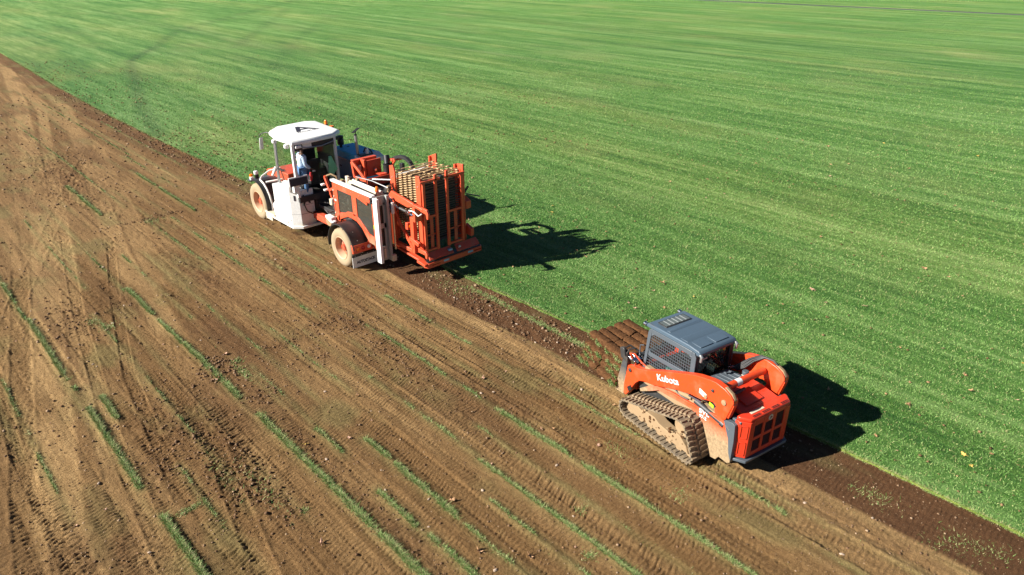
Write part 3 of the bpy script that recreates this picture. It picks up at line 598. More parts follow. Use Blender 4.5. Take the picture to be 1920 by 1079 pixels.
rubber_track(0, .45, -1); rubber_track(1.95, 2.4, 1)
# chassis tub
mb = MB(); mb.prism([(-.5, .34), (1.9, .30), (2.1, .5), (2.1, .78), (1.4, .9), (.9, .98), (-.5, 1.0)], 'x', .56, 1.84); mb.build('chassis', M['dark'], CTL, bevel=.01)
# quarter panels above the tracks (rear fender plate) left and right
QP = [(.62, 1.00), (.25, 1.05), (-.28, 1.15), (-.50, 1.18), (-.56, 1.16), (-.585, .8), (-.58, .31), (-.52, .26), (-.31, .27), (-.25, .16), (-.12, .14), (-.02, .22), (.10, .48), (.20, .70), (.33, .84), (.50, .90), (.86, .86), (1.41, .80), (1.62, .66), (1.92, .48), (1.95, .54), (1.70, .74), (1.45, .88), (1.0, .97)]
for x0, x1 in ((.45, .53), (1.87, 1.95)):
    q = MB().prism(QP, 'x', x0, x1).build('side_panel', M['orange_low'], CTL, bevel=.008)
    c = MB().prism([(-.29, 1.152), (-.503, 1.186), (-.565, 1.166), (-.592, .8), (-.587, .36), (-.52, .5), (-.46, .8), (-.37, .98)], 'x', x0 - .006, x1 + .006).build('corner_guard', M['grey'], q, bevel=.004)
    MB().bar((x0 - .01, -.36, 1.06), (x0 - .01, -.46, 1.0), .01, .012).build('guard_bolts', M['steel'], c)
# frame behind the arm and cylinders in the gap
mb = MB(); mb.box(.50, .62, -.45, 1.9, .70, 1.12); mb.box(1.78, 1.90, -.45, 1.9, .70, 1.12); mb.build('inner_frame', M['tan'], CTL, bevel=.01)
for xs_ in (.5, 1.9):
    mb = MB(); mb.cyl((xs_, 1.55, .93), (xs_, .55, 1.10), .045, 14); mb.build('tilt_link', M['tan'], CTL, smooth=True)
    mb = MB(); mb.cyl((xs_, .45, 1.10), (xs_, -.28, 1.0), .06, 14); mb.cyl((xs_, -.30, .99), (xs_, -.22, 1.01), .075, 12); h_ = mb.build('lift_cylinder', M['dark'], CTL, smooth=True)
    MB().cyl((xs_ - .01, .62, 1.13), (xs_ - .01, .3, 1.16), .028, 12).build('cylinder_rod', M['chrome'], h_, smooth=True)
    MB().tube([(xs_ - .02, 1.2, 1.05), (xs_ - .05, .95, 1.08), (xs_ - .04, .8, 1.02), (xs_ - .03, .62, 1.04)], .014, 6).build('hose', M['black'], h_, smooth=True)
# loader arms
ARM = [(2.34, .93), (2.22, .99), (2.02, 1.01), (1.70, 1.14), (1.2, 1.385), (.62, 1.645), (.43, 1.72), (.12, 1.80), (-.02, 1.82), (-.24, 1.79), (-.38, 1.73), (-.455, 1.66), (-.47, 1.60), (-.35, 1.18), (-.30, 1.13), (-.10, 1.15), (-.07, 1.24), (-.10, 1.33), (-.02, 1.37), (.10, 1.34), (.28, 1.27), (.54, 1.23), (.9, 1.12), (1.13, 1.03), (1.55, .86), (1.82, .80), (1.96, .74), (2.07, .62), (2.18, .42), (2.27, .25), (2.33, .16), (2.40, .18), (2.42, .40)]
for x0, x1, out in ((.42, .555, -1), (1.845, 1.98, 1)):
    arm = MB().prism(ARM, 'x', x0, x1).build('loader_arm', M['orange'], CTL, bevel=.01)
    xo = x0 - .004 if out < 0 else x1 + .004; e = .006 * out
    for nm, y, z, r, mt in (('pivot_pin', -.27, 1.52, .055, 'tan'), ('pivot_pin', .16, 1.395, .04, 'tan'), ('pivot_pin', 2.25, .86, .045, 'dark'), ('access_hole', .02, 1.62, .032, 'dark')):
        MB().lathe([(0, .0), (0, r), (.028 * out, r), (.034 * out, r * .8), (.034 * out, 0)], (xo - .01 * out, y, z), 'x', 18).build(nm, M[mt], arm, smooth=True)
    # stamped rib on the outside face and slots at the front
    xa, xb = (xo - .012, xo + .006) if out < 0 else (xo - .006, xo + .012)
    MB().prism([(2.30, .40), (2.20, .50), (2.14, .42), (2.24, .32)], 'x', xa, xb).build('arm_slot', M['black'], arm)
    MB().prism([(-.44, 1.62), (-.475, 1.55), (-.395, 1.22), (-.37, 1.24)], 'x', x0 + .02, x1 - .02).build('rear_rib', M['orange'], arm)
    MB().prism([(-.22, 1.815), (-.38, 1.76), (-.465, 1.65), (-.44, 1.60), (-.36, 1.70), (-.18, 1.77)], 'x', x0 + .035, x1 - .035).build('pin_boss', M['tan'], arm, bevel=.01)
al = [o for o in bpy.data.objects if o.name == 'loader_arm'][0]
ex = Vector((0, -.60, .215)); ey = Vector((0, .215, .60)); xo = .416
text('brand_lettering', 'Kubota', .20, M['cap'], al, (xo, 1.44, 1.055), ex, ey, .002, .0015, sx=1.08, spacing=.98)
p = lambda y, z, w_, h, nm, mt: MB().hexa([(xo - .004, y, z), (xo, y, z), (xo, y - w_, z + .03 * 0 - w_ * .28 + .0), (xo - .004, y - w_, z - w_ * .28), (xo - .004, y, z + h), (xo, y, z + h), (xo, y - w_, z + h - w_ * .28), (xo - .004, y - w_, z + h - w_ * .28)]).build(nm, M[mt], al)
st_ = MB().prism([(.33, 1.50), (.15, 1.45), (.15, 1.35), (.33, 1.40)], 'x', xo - .005, xo).build('warning_sticker', M['white'], al)
MB().prism([(.30, 1.465), (.18, 1.43), (.18, 1.42), (.30, 1.455)], 'x', xo - .008, xo - .006).build('sticker_print', M['navy'], st_); MB().prism([(.30, 1.44), (.18, 1.405), (.18, 1.395), (.30, 1.43)], 'x', xo - .008, xo - .006).build('sticker_print', M['redlens'], st_)
MB().prism([(.06, 1.345), (-.05, 1.32), (-.05, 1.255), (.06, 1.28)], 'x', xo - .005, xo).build('yellow_sticker', M['yellow'], al)
sp = [o for o in bpy.data.objects if o.name == 'side_panel'][0]
text('model_lettering', 'SVL', .135, M['cap'], sp, (.446, .29, .955), (0, -.42, .04), (0, .04, .42), .002, .003, sx=1.2)
text('model_lettering', '97-2', .10, M['cap'], sp, (.446, .27, .855), (0, -.42, .03), (0, .03, .42), .002, .002, sx=1.0)
# cross tube between the arm towers, with sticker and cylinder
ct = MB().cyl((.60, -.02, 1.60), (1.80, -.02, 1.60), .07, 20).build('cross_tube', M['orange'], CTL, smooth=True)
MB().lathe([(0, .0715), (.14, .0715)], (.98, -.02, 1.60), 'x', 20, cap=False).build('sticker_band', M['white'], ct, smooth=True)
MB().lathe([(0, .0715), (.07, .0715)], (.66, -.02, 1.60), 'x', 20, cap=False).build('sticker_band', M['yellow'], ct, smooth=True)
MB().bar((.75, -.12, 1.45), (1.2, -.1, 1.45), .05, .05).build('stay_bar', M['dark'], CTL, bevel=.01)
# hydraulic hoses draped over the right arm
hs_ = MB()
for k in range(5):
    o_ = .035 * k; hs_.tube([(1.62 + o_ * .3, .62 - o_, 1.40), (1.70, .48 - o_, 1.52), (1.78, .33 - o_ * .8, 1.70 + .02 * (k % 2)), (1.84, .12 - o_ * .6, 1.86), (1.88, -.10 - o_ * .4, 1.87), (1.9, -.24, 1.80)], .019, 7)
hs_.build('hydraulic_hoses', M['blackdust'], CTL, smooth=True)
fit = MB()
for k in range(5): fit.cyl((1.60 + .02 * k, .66 - .035 * k, 1.39), (1.64 + .02 * k, .58 - .035 * k, 1.44), .024, 8)
fit.build('hose_fittings', M['chrome'], CTL)
# rear: engine hood and swing-out door
hood = MB().prism([(.55, 1.28), (.55, 1.0), (-.55, 1.0), (-.55, 1.30), (-.1, 1.36), (.30, 1.36)], 'x', .70, 1.72).build('engine_hood', M['hoodred'], CTL, bevel=.02)
MB().prism([(-.02, 1.372), (-.40, 1.322), (-.40, 1.35), (-.04, 1.40)], 'x', .92, 1.40).build('hood_rib', M['hoodred'], hood, bevel=.012)
MB().prism([(.12, 1.362), (-.22, 1.345), (-.22, 1.36), (.12, 1.385)], 'x', 1.03, 1.22).build('hood_rib', M['hoodred'], hood, bevel=.008)
MB().box(.615, .70, -.50, .20, 1.0, 1.24).build('hood_side_gap', M['black'], CTL)
MB().box(1.72, 1.80, -.50, .20, 1.0, 1.24).build('hood_side_gap', M['black'], CTL)
DP = [(.52, -.56), (.66, -.75), (1.76, -.75), (1.90, -.56)]
door = MB(); z0, z1 = .44, 1.28
# frame of the rear door with six real openings
door.prism([(.52, -.50), (.52, -.58), (.655, -.75), (.74, -.75), (.74, -.60), (.60, -.50)], 'z', z0, z1 - .03)
door.prism([(1.90, -.50), (1.90, -.58), (1.765, -.75), (1.68, -.75), (1.68, -.60), (1.82, -.50)], 'z', z0, z1 - .03)
xs4 = [(.74, .79), (1.02, 1.09), (1.32, 1.39), (1.62, 1.68)]
for a, b in xs4: door.box(a, b, -.75, -.70, z0, z1)
for xa, xb in ((.79, 1.02), (1.09, 1.32), (1.39, 1.62)): door.box(xa, xb, -.75, -.70, z0, .54)
door.box(.79, 1.02, -.75, -.70, .80, .87); door.box(.79, 1.02, -.75, -.70, 1.14, z1)
door.box(1.09, 1.32, -.75, -.70, .80, .87); door.box(1.09, 1.32, -.75, -.70, 1.10, z1)
door.box(1.39, 1.62, -.75, -.70, .80, .87); door.box(1.39, 1.62, -.75, -.70, 1.20, z1)
d = door.build('rear_door', M['hoodred'], CTL, bevel=.008)
MB().prism([(.54, -.50), (.54, -.57), (.665, -.742), (1.755, -.742), (1.88, -.57), (1.88, -.50)], 'z', 1.25, 1.325).build('door_top', M['hoodred'], d, bevel=.022)
for xa, xb, za, zb in ((.79, 1.02, .54, .80), (.79, 1.02, .87, 1.14), (1.09, 1.32, .54, .80), (1.09, 1.32, .87, 1.10), (1.39, 1.62, .54, .80), (1.39, 1.62, .87, 1.20)):
    g = MB(); n_ = int((zb - za) / .032)
    for k in range(n_): z = za + (k + .5) * (zb - za) / n_; g.hexa([(xa, -.735, z - .010), (xb, -.735, z - .010), (xb, -.705, z + .002), (xa, -.705, z + .002), (xa, -.735, z - .002), (xb, -.735, z - .002), (xb, -.705, z + .010), (xa, -.705, z + .010)])
    g.box(xa, xb, -.69, -.68, za, zb); g.build('grille', M['grille'], d)
for za, zb in ((.50, .80), (.88, 1.17)):   # pressed recesses in the slanted left corner
    a = Vector((.545, -.612, 0)); b = Vector((.635, -.725, 0)); nrm = Vector((-.78, -.62, 0))
    q = MB(); f_ = .012
    P = [a + nrm * .003, b + nrm * .003]
    for s0, s1, t0, t1 in ((0, 1, za, za + .02), (0, 1, zb - .02, zb), (0, .15, za, zb), (.85, 1, za, zb)):
        p0 = a.lerp(b, s0); p1 = a.lerp(b, s1); q.hexa([(p0.x, p0.y, t0), (p1.x, p1.y, t0), (p1.x + nrm.x * f_, p1.y + nrm.y * f_, t0), (p0.x + nrm.x * f_, p0.y + nrm.y * f_, t0), (p0.x, p0.y, t1), (p1.x, p1.y, t1), (p1.x + nrm.x * f_, p1.y + nrm.y * f_, t1), (p0.x + nrm.x * f_, p0.y + nrm.y * f_, t1)])
    q.build('door_recess', M['hoodred'], d, bevel=.004)
for k in range(4):
    MB().box(.76 + k * .26, .96 + k * .26, -.715, -.70, 1.327, 1.331).build('vent_slot', M['black'], d); MB().box(.76 + k * .26, .96 + k * .26, -.685, -.67, 1.327, 1.331).build('vent_slot', M['black'], d)
MB().box(.80, 1.16, -.62, -.56, 1.326, 1.332).build('rear_sticker', M['cream'], d)
lg = MB().lathe([(0, 0), (0, .062), (-.006, .062), (-.006, 0)], (1.205, -.752, 1.185), 'y', 28).build('round_emblem', M['cream'], d, smooth=False)
MB().prism([(1.175, 1.155), (1.19, 1.155), (1.205, 1.215), (1.19, 1.215)], 'y', -.762, -.757).build('emblem_stroke', M['navy'], lg)
MB().prism([(1.215, 1.165), (1.24, 1.185), (1.225, 1.21), (1.205, 1.19)], 'y', -.762, -.757).build('emblem_stroke', M['redlens'], lg)
# bumper lip under the door and counterweight ends
MB().prism([(.50, -.52), (.50, -.60), (.62, -.80), (1.80, -.80), (1.92, -.60), (1.92, -.52)], 'z', .36, .42).build('bumper_lip', M['grey'], CTL, bevel=.01)
for xa, s in ((.545, 1), (1.875, -1)):
    MB().box(min(xa, xa + .10 * s), max(xa, xa + .10 * s), -.60, -.46, .40, 1.20).build('rear_post', M['black'], CTL, bevel=.01)
    MB().prism([(xa - .02 * s, -.62), (xa + .12 * s, -.64), (xa + .12 * s, -.40), (xa - .02 * s, -.42)], 'z', 1.19, 1.24).build('tail_lamp_cover', M['grey'], CTL, bevel=.01)
# engine deck: black ribbed cover and filler cap
ec = MB().prism([(.60, 1.22), (.60, 1.42), (.18, 1.46), (.10, 1.40), (.10, 1.22)], 'x', .90, 1.52).build('engine_cover', M['grey'], CTL, bevel=.025)
for k in range(5): MB().bar((.98 + k * .115, .54, 1.432), (.98 + k * .115, .2, 1.464), .035, .02).build('cover_rib', M['grey'], ec, bevel=.006)
MB().box(.66, 1.74, .30, .68, 1.0, 1.22).build('engine_deck', M['black'], CTL)
MB().tube([(.72, .55, 1.42), (.8, .48, 1.46), (.82, .36, 1.44), (.84, .22, 1.34)], .04, 8).build('intake_hose', M['blackdust'], CTL, smooth=True)
fc_ = MB().lathe([(0, .085), (.03, .085), (.05, .055), (.09, .05)], (1.58, .22, 1.38), 'z', 24).build('filler_neck', M['cream'], CTL, smooth=True)
MB().lathe([(0, .066), (.07, .066), (.08, .055)], (1.58, .22, 1.46), 'z', 20).build('filler_cap', M['grey'], fc_, smooth=True)
# cab
X0, X1, YR, YF = .66, 1.70, .70, 2.04
cab = MB(); cab.box(X0 + .01, X1 - .01, YR, YF - .02, .80, .98)
for x in (X0, X1 - .09): cab.hexa([(x, YR - .02, .95), (x + .09, YR - .02, .95), (x + .09, YR + .09, .95), (x, YR + .09, .95), (x, YR + .0, 1.95), (x + .09, YR + .0, 1.95), (x + .09, YR + .10, 1.95), (x, YR + .10, 1.95)])
cab.build('cab_rear_frame', M['black'], CTL, bevel=.012)
def side_frame(x0, x1, nm='side_frame'):
    out = [(YR + .02, 1.40), (YR + .015, 1.90), (YR + .06, 1.975), (YR + .14, 2.0), (YF - .12, 1.965), (YF - .04, 1.93), (YF, 1.85), (YF + .06, 1.0), (YF + .06, .86), (YR + .06, .86)]
    up = [(YR + .12, 1.52), (YR + .12, 1.84), (YR + .17, 1.89), (YF - .16, 1.86), (YF - .11, 1.80), (YF - .06, 1.50), (YF - .08, 1.44), (YR + .20, 1.40), (YR + .14, 1.44)]
    bm = bmesh.new()
    # plate with two window openings made of strips
    m = MB(); T = (x0, x1)
    def strip(pts): m.prism(pts, 'x', x0, x1)
    strip([(YR + .0, 1.0), (YR + .0, 1.90), (YR + .05, 1.98), (YR + .11, 1.99), (YR + .11, 1.0)])            # rear bar
    strip([(YR + .11, 1.88), (YR + .11, 1.99), (YF - .10, 1.955), (YF - .10, 1.85)])                         # top bar
    strip([(YF - .10, 1.85), (YF - .10, 1.955), (YF - .03, 1.92), (YF + .0, 1.84), (YF + .07, .95), (YF + .0, .95)])   # front bar
    strip([(YR + .11, 1.37), (YR + .11, 1.46), (YF - .06, 1.40), (YF - .06, 1.30)])                          # middle bar
    strip([(YR + .11, 1.0), (YR + .11, 1.14), (YF - .01, 1.0), (YF + .0, .95)])                              # bottom
    for a, b_ in (((YR + .11, 1.88), 1), ((YF - .10, 1.85), -1)): strip([(a[0], a[1]), (a[0] + .07 * b_, a[1]), (a[0], a[1] - .07)])
    for a, b_ in (((YR + .11, 1.46), 1), ((YF - .06, 1.40), -1)): strip([(a[0], a[1]), (a[0] + .06 * b_, a[1] - .0), (a[0], a[1] + .06)])
    return m.build(nm, M['grey'], CTL, bevel=.008)
for x0, x1 in ((X0 - .03, X0), (X1, X1 + .03)):
    sf = side_frame(x0, x1); xm = (x0 + x1) / 2
    g = MB()
    ny_ = 19
    for k in range(ny_ + 1):
        y = YR + .12 + (YF - YR - .24) * k / ny_; g.box(xm - .004, xm + .004, y - .0045, y + .0045, 1.03, 1.90 - .03 * k / ny_)
    for k in range(13):
        z = 1.06 + k * .068
        if 1.36 < z < 1.42: continue
        g.box(xm - .004, xm + .004, YR + .1, YF - .03 if z < 1.8 else YF - .1, z - .0045, z + .0045)
    g.build('window_mesh', M['grey'], sf)
    xi = x1 + .012 if x0 < 1 else x0 - .016
    MB().box(xi, xi + .004, YR + .1, YF - .05, 1.0, 1.88).build('side_glass', M['glass'], sf)
# rear window
rw = MB(); rw.box(X0 + .09, X1 - .09, YR - .0, YR + .05, 1.87, 1.95); rw.box(X0 + .09, X1 - .09, YR - .02, YR + .05, .98, 1.28); rw.build('rear_window_frame', M['black'], CTL, bevel=.01)
MB().box(X0 + .09, X1 - .09, YR + .025, YR + .031, 1.28, 1.87).build('rear_window', M['dglass'], CTL)
MB().box(X0 + .12, X0 + .28, YR - .015, YR - .005, 1.80, 1.83).build('window_sticker', M['steel'], CTL)
MB().box(X0 + .05, X1 - .05, YF + .03, YF + .036, 1.0, 1.86).build('front_window', M['glass'], CTL)
# interior
st = MB(); st.box(.95, 1.42, 1.05, 1.50, 1.05, 1.18); st.prism([(1.05, 1.15), (.98, 1.72), (1.08, 1.75), (1.17, 1.15)], 'x', .95, 1.42); st.build('operator_seat', M['blackdust'], CTL, bevel=.03)
for x in (.80, 1.53): MB().box(x, x + .1, 1.25, 1.75, 1.22, 1.32).build('armrest', M['blackdust'], CTL, bevel=.02); MB().cyl((x + .05, 1.68, 1.3), (x + .05, 1.72, 1.48), .02, 8).build('joystick', M['black'], CTL, smooth=True)
MB().box(X0 + .03, X1 - .03, YR + .05, YF, .98, 1.02).build('cab_floor', M['dark'], CTL)
MB().tube([(.78, .95, 1.08), (.80, 1.1, 1.22), (.86, 1.3, 1.12), (.84, 1.6, 1.10)], .06, 8).build('folded_cloth', M['teal'], CTL, smooth=True)
# roof
rf = MB(); zr = 2.05
rf.prism([(YR - .06, 1.93), (YR - .07, 2.0), (YR - .02, 2.045), (.95, 2.065), (1.5, 2.05), (YF + .05, 2.02), (YF + .12, 1.97), (YF + .10, 1.92)], 'x', X0 + .00, X1 - .00)
r_ = rf.build('cab_roof', M['roofgrey'], CTL, bevel=.022, seg=3)
MB().prism([(1.02, 2.058), (1.04, 2.068), (1.22, 2.066), (1.24, 2.05)], 'x', X0 + .06, X1 - .06).build('roof_rib', M['roofgrey'], r_, bevel=.006)
MB().prism([(1.50, 2.046), (1.52, 2.058), (1.60, 2.056), (1.62, 2.04)], 'x', X0 + .06, X1 - .06).build('roof_rib', M['roofgrey'], r_, bevel=.006)
for xa, xb in ((.78, 1.12), (1.20, 1.56)): MB().box(xa, xb, .74, .98, 2.055, 2.070).build('roof_panel', M['roofgrey'], r_, bevel=.012)
vt = MB().box(.80, 1.54, 1.70, 1.97, 2.035, 2.052).build('roof_hatch', M['blackdust'], r_, bevel=.008)
MB().box(.83, 1.51, 1.73, 1.94, 2.053, 2.058).build('hatch_window', M['hatch'], vt)
for k in range(5): MB().box(.93 + k * .115, .95 + k * .115, 1.73, 1.94, 2.058, 2.066).build('hatch_bar', M['hatchbar'], vt)
for x in (X0 - .01, X1 - .06):
    MB().tube([(x + .03, YR - .06, 1.98), (x + .03, YR - .10, 1.95), (x + .03, YR - .09, 1.84)], [.03, .035, .03], 10).build('work_lamp', M['steel'], r_, smooth=True)
    MB().lathe([(0, 0), (0, .045), (.06, .05), (.07, .03), (.07, 0)], (x + .02, YF + .1, 1.97), 'y', 16).build('work_lamp', M['chrome'], r_, smooth=True)
for xx in (X0 + .02, X1 - .02): MB().bar((xx, YR, 2.03), (xx, YF + .04, 2.01), .035, .03).build('roof_rail', M['grey'], r_, bevel=.008)
MB().tube([(X0 - .04, YF + .10, 1.02), (X0 - .05, YF + .17, 1.05), (X0 - .05, YF + .17, 1.45), (X0 - .03, YF + .08, 1.48)], .012, 6).build('grab_handle', M['grey'], CTL, smooth=True)
# front: lift arm cross member, quick coupler plate, hydraulics and forks
MB().prism([(2.20, .30), (2.36, .30), (2.42, .75), (2.30, .88), (2.22, .8)], 'x', .60, 1.80).build('arm_crossmember', M['orange'], CTL, bevel=.015)
cp = MB().prism([(2.44, .10), (2.72, .08), (2.70, .3), (2.56, .95), (2.48, 1.02), (2.42, .98), (2.42, .5)], 'x', .46, 1.94).build('quick_coupler', M['coupler'], CTL, bevel=.012)
MB().prism([(2.38, .95), (2.60, 1.0), (2.66, 1.22), (2.56, 1.26), (2.42, 1.18)], 'x', .44, .52).build('coupler_bracket', M['dark'], cp, bevel=.01)
hy = MB(); hy.cyl((.52, 2.26, 1.02), (.52, 2.46, 1.10), .045, 10); hy.cyl((.62, 2.26, 1.02), (.62, 2.44, 1.12), .04, 10); hy.box(.46, .68, 2.18, 2.30, .98, 1.10); hy.build('hydraulic_couplers', M['chrome'], CTL, bevel=.008)
MB().tube([(.5, 2.30, 1.10), (.46, 2.34, 1.22), (.50, 2.24, 1.24), (.55, 2.05, 1.10), (.58, 1.9, 1.05)], .018, 6).build('red_hose', M['red'], CTL, smooth=True)
MB().tube([(.42, 2.44, 1.12), (.44, 2.5, 1.28), (.56, 2.46, 1.33), (.66, 2.3, 1.24), (.66, 2.1, 1.12)], .02, 6).build('black_hose', M['black'], CTL, smooth=True)
MB().tube([(.44, 2.46, 1.08), (.48, 2.40, 1.28), (.62, 2.34, 1.30)], .016, 6).build('guard_loop', M['dark'], CTL, smooth=True)
for x in (.85, 1.45): MB().prism([(2.55, .05), (3.85, .05), (3.85, .075), (2.66, .10), (2.66, .9), (2.60, .9), (2.55, .1)], 'x', x, x + .1).build('fork', M['dark'], CTL, bevel=.004)

# pallet and stack of sod on the forks (world placement follows the loader's heading)
def ctl_w(x, y, z):
    a = R(-11); return Vector((9.671 + x * math.cos(a) - y * math.sin(a), 5.206 + x * math.sin(a) + y * math.cos(a), z))
pal = empty('wooden_pallet', ctl_w(0, 0, 0), R(-11), label='pale wooden pallet under the stack of sod in front of the track loader', cat='pallet')
for x in (.56, 1.15, 1.80): MB().box(x, x + .09, 2.66, 3.98, .105, .175).build('stringer', M['wood'], pal, bevel=.004)
pb = None
for k in range(7):
    y = 2.66 + k * .205
    if pb is None: pb = MB().box(.54, 1.92, 0, .12, .176, .195).build('deck_board', M['wood'], pal, bevel=.003); pb.location.y = y
    else: inst('deck_board', pb.data, pal, (0, y, 0))
def sod_shape(w_, l, h, sd):
    """a folded slab: rounded on top, slumped, soil side out, slightly lumpy"""
    r_ = np.random.default_rng(sd); m = MB(); nx_, nyy = 14, 16; vs = []
    prof = []
    for k in range(nx_):
        a = math.pi * 2 * k / nx_; ca, sa = math.cos(a), math.sin(a)
        px = (abs(ca) ** .55) * (1 if ca > 0 else -1) * w_ / 2; pz = (abs(sa) ** .75) * (1 if sa > 0 else -1) * h / 2; prof.append((px, pz))
    for j in range(nyy + 1):
        t = j / nyy; yy_ = (t - .5) * l; e = 1 - .13 * (abs(2 * t - 1) ** 8); sag = -.012 * math.cos(math.pi * (t - .5)) 
        off = r_.normal(0, .004); tw = r_.normal(0, .003)
        for px, pz in prof: vs.append((px * e + tw + r_.normal(0, .005), yy_ + r_.normal(0, .008), pz * e + off + sag + h / 2 + r_.normal(0, .005)))
    fs = [(j * nx_ + k, j * nx_ + (k + 1) % nx_, (j + 1) * nx_ + (k + 1) % nx_, (j + 1) * nx_ + k) for j in range(nyy) for k in range(nx_)]
    fs += [tuple(range(nx_))[::-1], tuple(range(nyy * nx_, (nyy + 1) * nx_))]
    m.add(vs, fs); return m
def tuft(pts, hgt, seed, n):
    r_ = np.random.default_rng(seed); m = MB()
    for _ in range(n):
        p0, p1 = pts; t = r_.random(); c = Vector(p0).lerp(Vector(p1), t) + Vector(r_.normal(0, .022, 3)); dd_ = Vector(r_.normal(0, .7, 3)) + Vector((-.45, -.2, .35)); tip = c + dd_.normalized() * hgt * (.6 + r_.random() * .8); s_ = Vector(r_.normal(0, 1, 3)).normalized() * .007
        m.add([c - s_, c + s_, tip], [(0, 1, 2)])
    return m
names_row = ['leftmost', 'second from left', 'middle one', 'second from right', 'rightmost']
H_L = .174
for row, (yc, ll) in enumerate(((2.98, .70), (3.66, .64))):
    for col in range(5):
        for lay in range(4):
            top = lay == 3; xx = .69 + col * .262 + random.gauss(0, .015) + (0.02 if lay % 2 else 0) - (.065 if (col == 0 and lay < 3) else 0) * (3 - lay); yy = yc + random.gauss(0, .02)
            zb = .195 + lay * H_L * .97 + (random.uniform(-.01, .03) if top else 0)
            if lay < 3 and 0 < col < 4 and row == 0 and lay < 2: pass
            s = empty('folded_sod', ctl_w(xx, yy, zb), R(-11) + random.gauss(0, .03), cat='sod', group='folded slabs of sod stacked on the pallet')
            s.rotation_euler.x = random.gauss(0, .02); s.rotation_euler.y = random.gauss(0, .06)
            b = sod_shape(.250 if not top else .252, ll - .03, H_L * (1.0 if not top else 1.3), row * 100 + col * 10 + lay).build('soil_side', M['sodsoil'], s, smooth=True)
            tl = tuft(((-.11, -ll / 2 + .01, H_L * .5), (.11, -ll / 2 + .01, H_L * .5)), .05, col + lay * 7 + row, 55)
            if col == 0:
                for z_ in (H_L * .45,):
                    for q_ in range(4):
                        u0 = random.uniform(-.5, .25) * ll; t2 = tuft(((-.13, u0, z_ - .03), (-.13, u0 + random.uniform(.08, .22), z_ + .04)), .036, col + lay * 3 + q_, random.choice([60, 150, 220])); tl.add(t2.v, t2.f)
            if row == 1 and top:
                pass
            t = tl.build('grass_edge', M['blade'], s); t['kind'] = 'stuff'
            me = t.data; a_ = me.attributes.new('rnd', 'FLOAT', 'POINT'); a_.data.foreach_set('value', np.repeat(np.random.default_rng(lay).random(len(me.vertices) // 3), 3).astype(np.float32)); ad_ = me.attributes.new('dry', 'FLOAT', 'POINT'); ad_.data.foreach_set('value', np.repeat((np.random.default_rng(lay + 9).random(len(me.vertices) // 3) < .35) * .8, 3).astype(np.float32))
            if top:
                s['label'] = 'brown folded sod on top of the stack, %s of the %s row' % (names_row[col], 'near' if row == 0 else 'far')
            else: s['label'] = 'folded sod slab with green grass at its edges in the lower layers of the stack'

# mud packed on the undercarriage
random.seed(5)
for k in range(34):
    y, z = random.choice([(random.uniform(.5, .75), random.uniform(.30, .50)), (random.uniform(1.0, 1.5), random.uniform(.33, .44)), (random.uniform(.3, 1.7), random.uniform(.16, .28)), (random.uniform(.30, .6), random.uniform(.3, .68))]); s_ = random.uniform(.012, .035)
    m_ = MB(); m_.add([(p[0] * s_ * random.uniform(.5, 1), p[1] * s_ * random.uniform(.8, 1.5), p[2] * s_ * random.uniform(.7, 1.2)) for p in IV], [tuple(int(i) for i in f) for f in IF])
    o = m_.build('mud_clump', M['sodsoil'] if k % 3 else M['tan'], CTL); o.location = (.112, y, z)

# ================================================================ sod harvester
HX, HY = 9.813, 17.954
HV = empty('sod_harvester', (HX, HY, 0), 0, label='large white and red-orange sod harvester with cab, stacking tower and blue engine hood', cat='sod harvester')
def wheel(x, y, z, r, w_, side, nm='wheel'):
    """side -1: outer face looks to -x"""
    s = side; e = empty(nm, (x, y, z)); e.parent = HV
    ty = MB().lathe([(s * 0 + s * -.0, .60 * r), (s * .012 * -1, .66 * r), (-s * .03, .80 * r), (s * .0, .93 * r), (s * .05, .985 * r), (s * .1, r), (s * (w_ - .1), r), (s * (w_ - .05), .985 * r), (s * w_, .93 * r), (s * (w_ + .02), .8 * r), (s * w_, .6 * r)], (0, 0, 0), 'x', 56, cap=False).build('tyre', M['tyre'], e, smooth=True)
    tb = MB().box(0, w_ * .42, -.022, .022, -.004, .018).build('tread_bar', M['tyre'], ty)
    for k in range(30):
        o = tb if k == 0 else inst('tread_bar', tb.data, ty)
        a = 2 * math.pi * k / 30; fl = k % 2
        o.matrix_local = Matrix.Translation((s * (.07 if not fl else w_ * .52) if s > 0 else (-w_ + .07 if fl else -w_ * .45 - .05), r * math.cos(a), r * math.sin(a))) @ Matrix.Rotation(a - math.pi / 2, 4, 'X') @ Matrix.Rotation(.35 * (1 if fl else -1), 4, 'Z')
    MB().lathe([(s * .0, .60 * r), (-s * .015, .585 * r), (s * .0, .55 * r), (s * .13, .50 * r), (s * .19, .48 * r)], (0, 0, 0), 'x', 44, cap=False).build('rim', M['rim'], e, smooth=True)
    hb = MB().lathe([(s * .19, .485 * r), (s * .17, .36 * r), (s * .15, .2 * r), (s * .15, 0)], (0, 0, 0), 'x', 36, cap=False).build('wheel_disc', M['disc'], e, smooth=True)
    MB().lathe([(s * .15, .17 * r), (s * .07, .15 * r), (s * .06, 0)], (0, 0, 0), 'x', 20, cap=False).build('hub', M['red_dusty'], e, smooth=True)
    for k in range(6):
        a = k * math.pi / 3; MB().cyl((s * .155, .26 * r * math.cos(a), .26 * r * math.sin(a)), (s * .13, .26 * r * math.cos(a), .26 * r * math.sin(a)), .018, 6).build('wheel_nut', M['steel'], e)
    return e
wheel(0, .17, .635, .625, .40, 1); wheel(.05, 6.08, .685, .675, .42, 1); wheel(3.35, .17, .665, .62, .40, -1); wheel(3.25, 6.15, .665, .62, .42, -1)
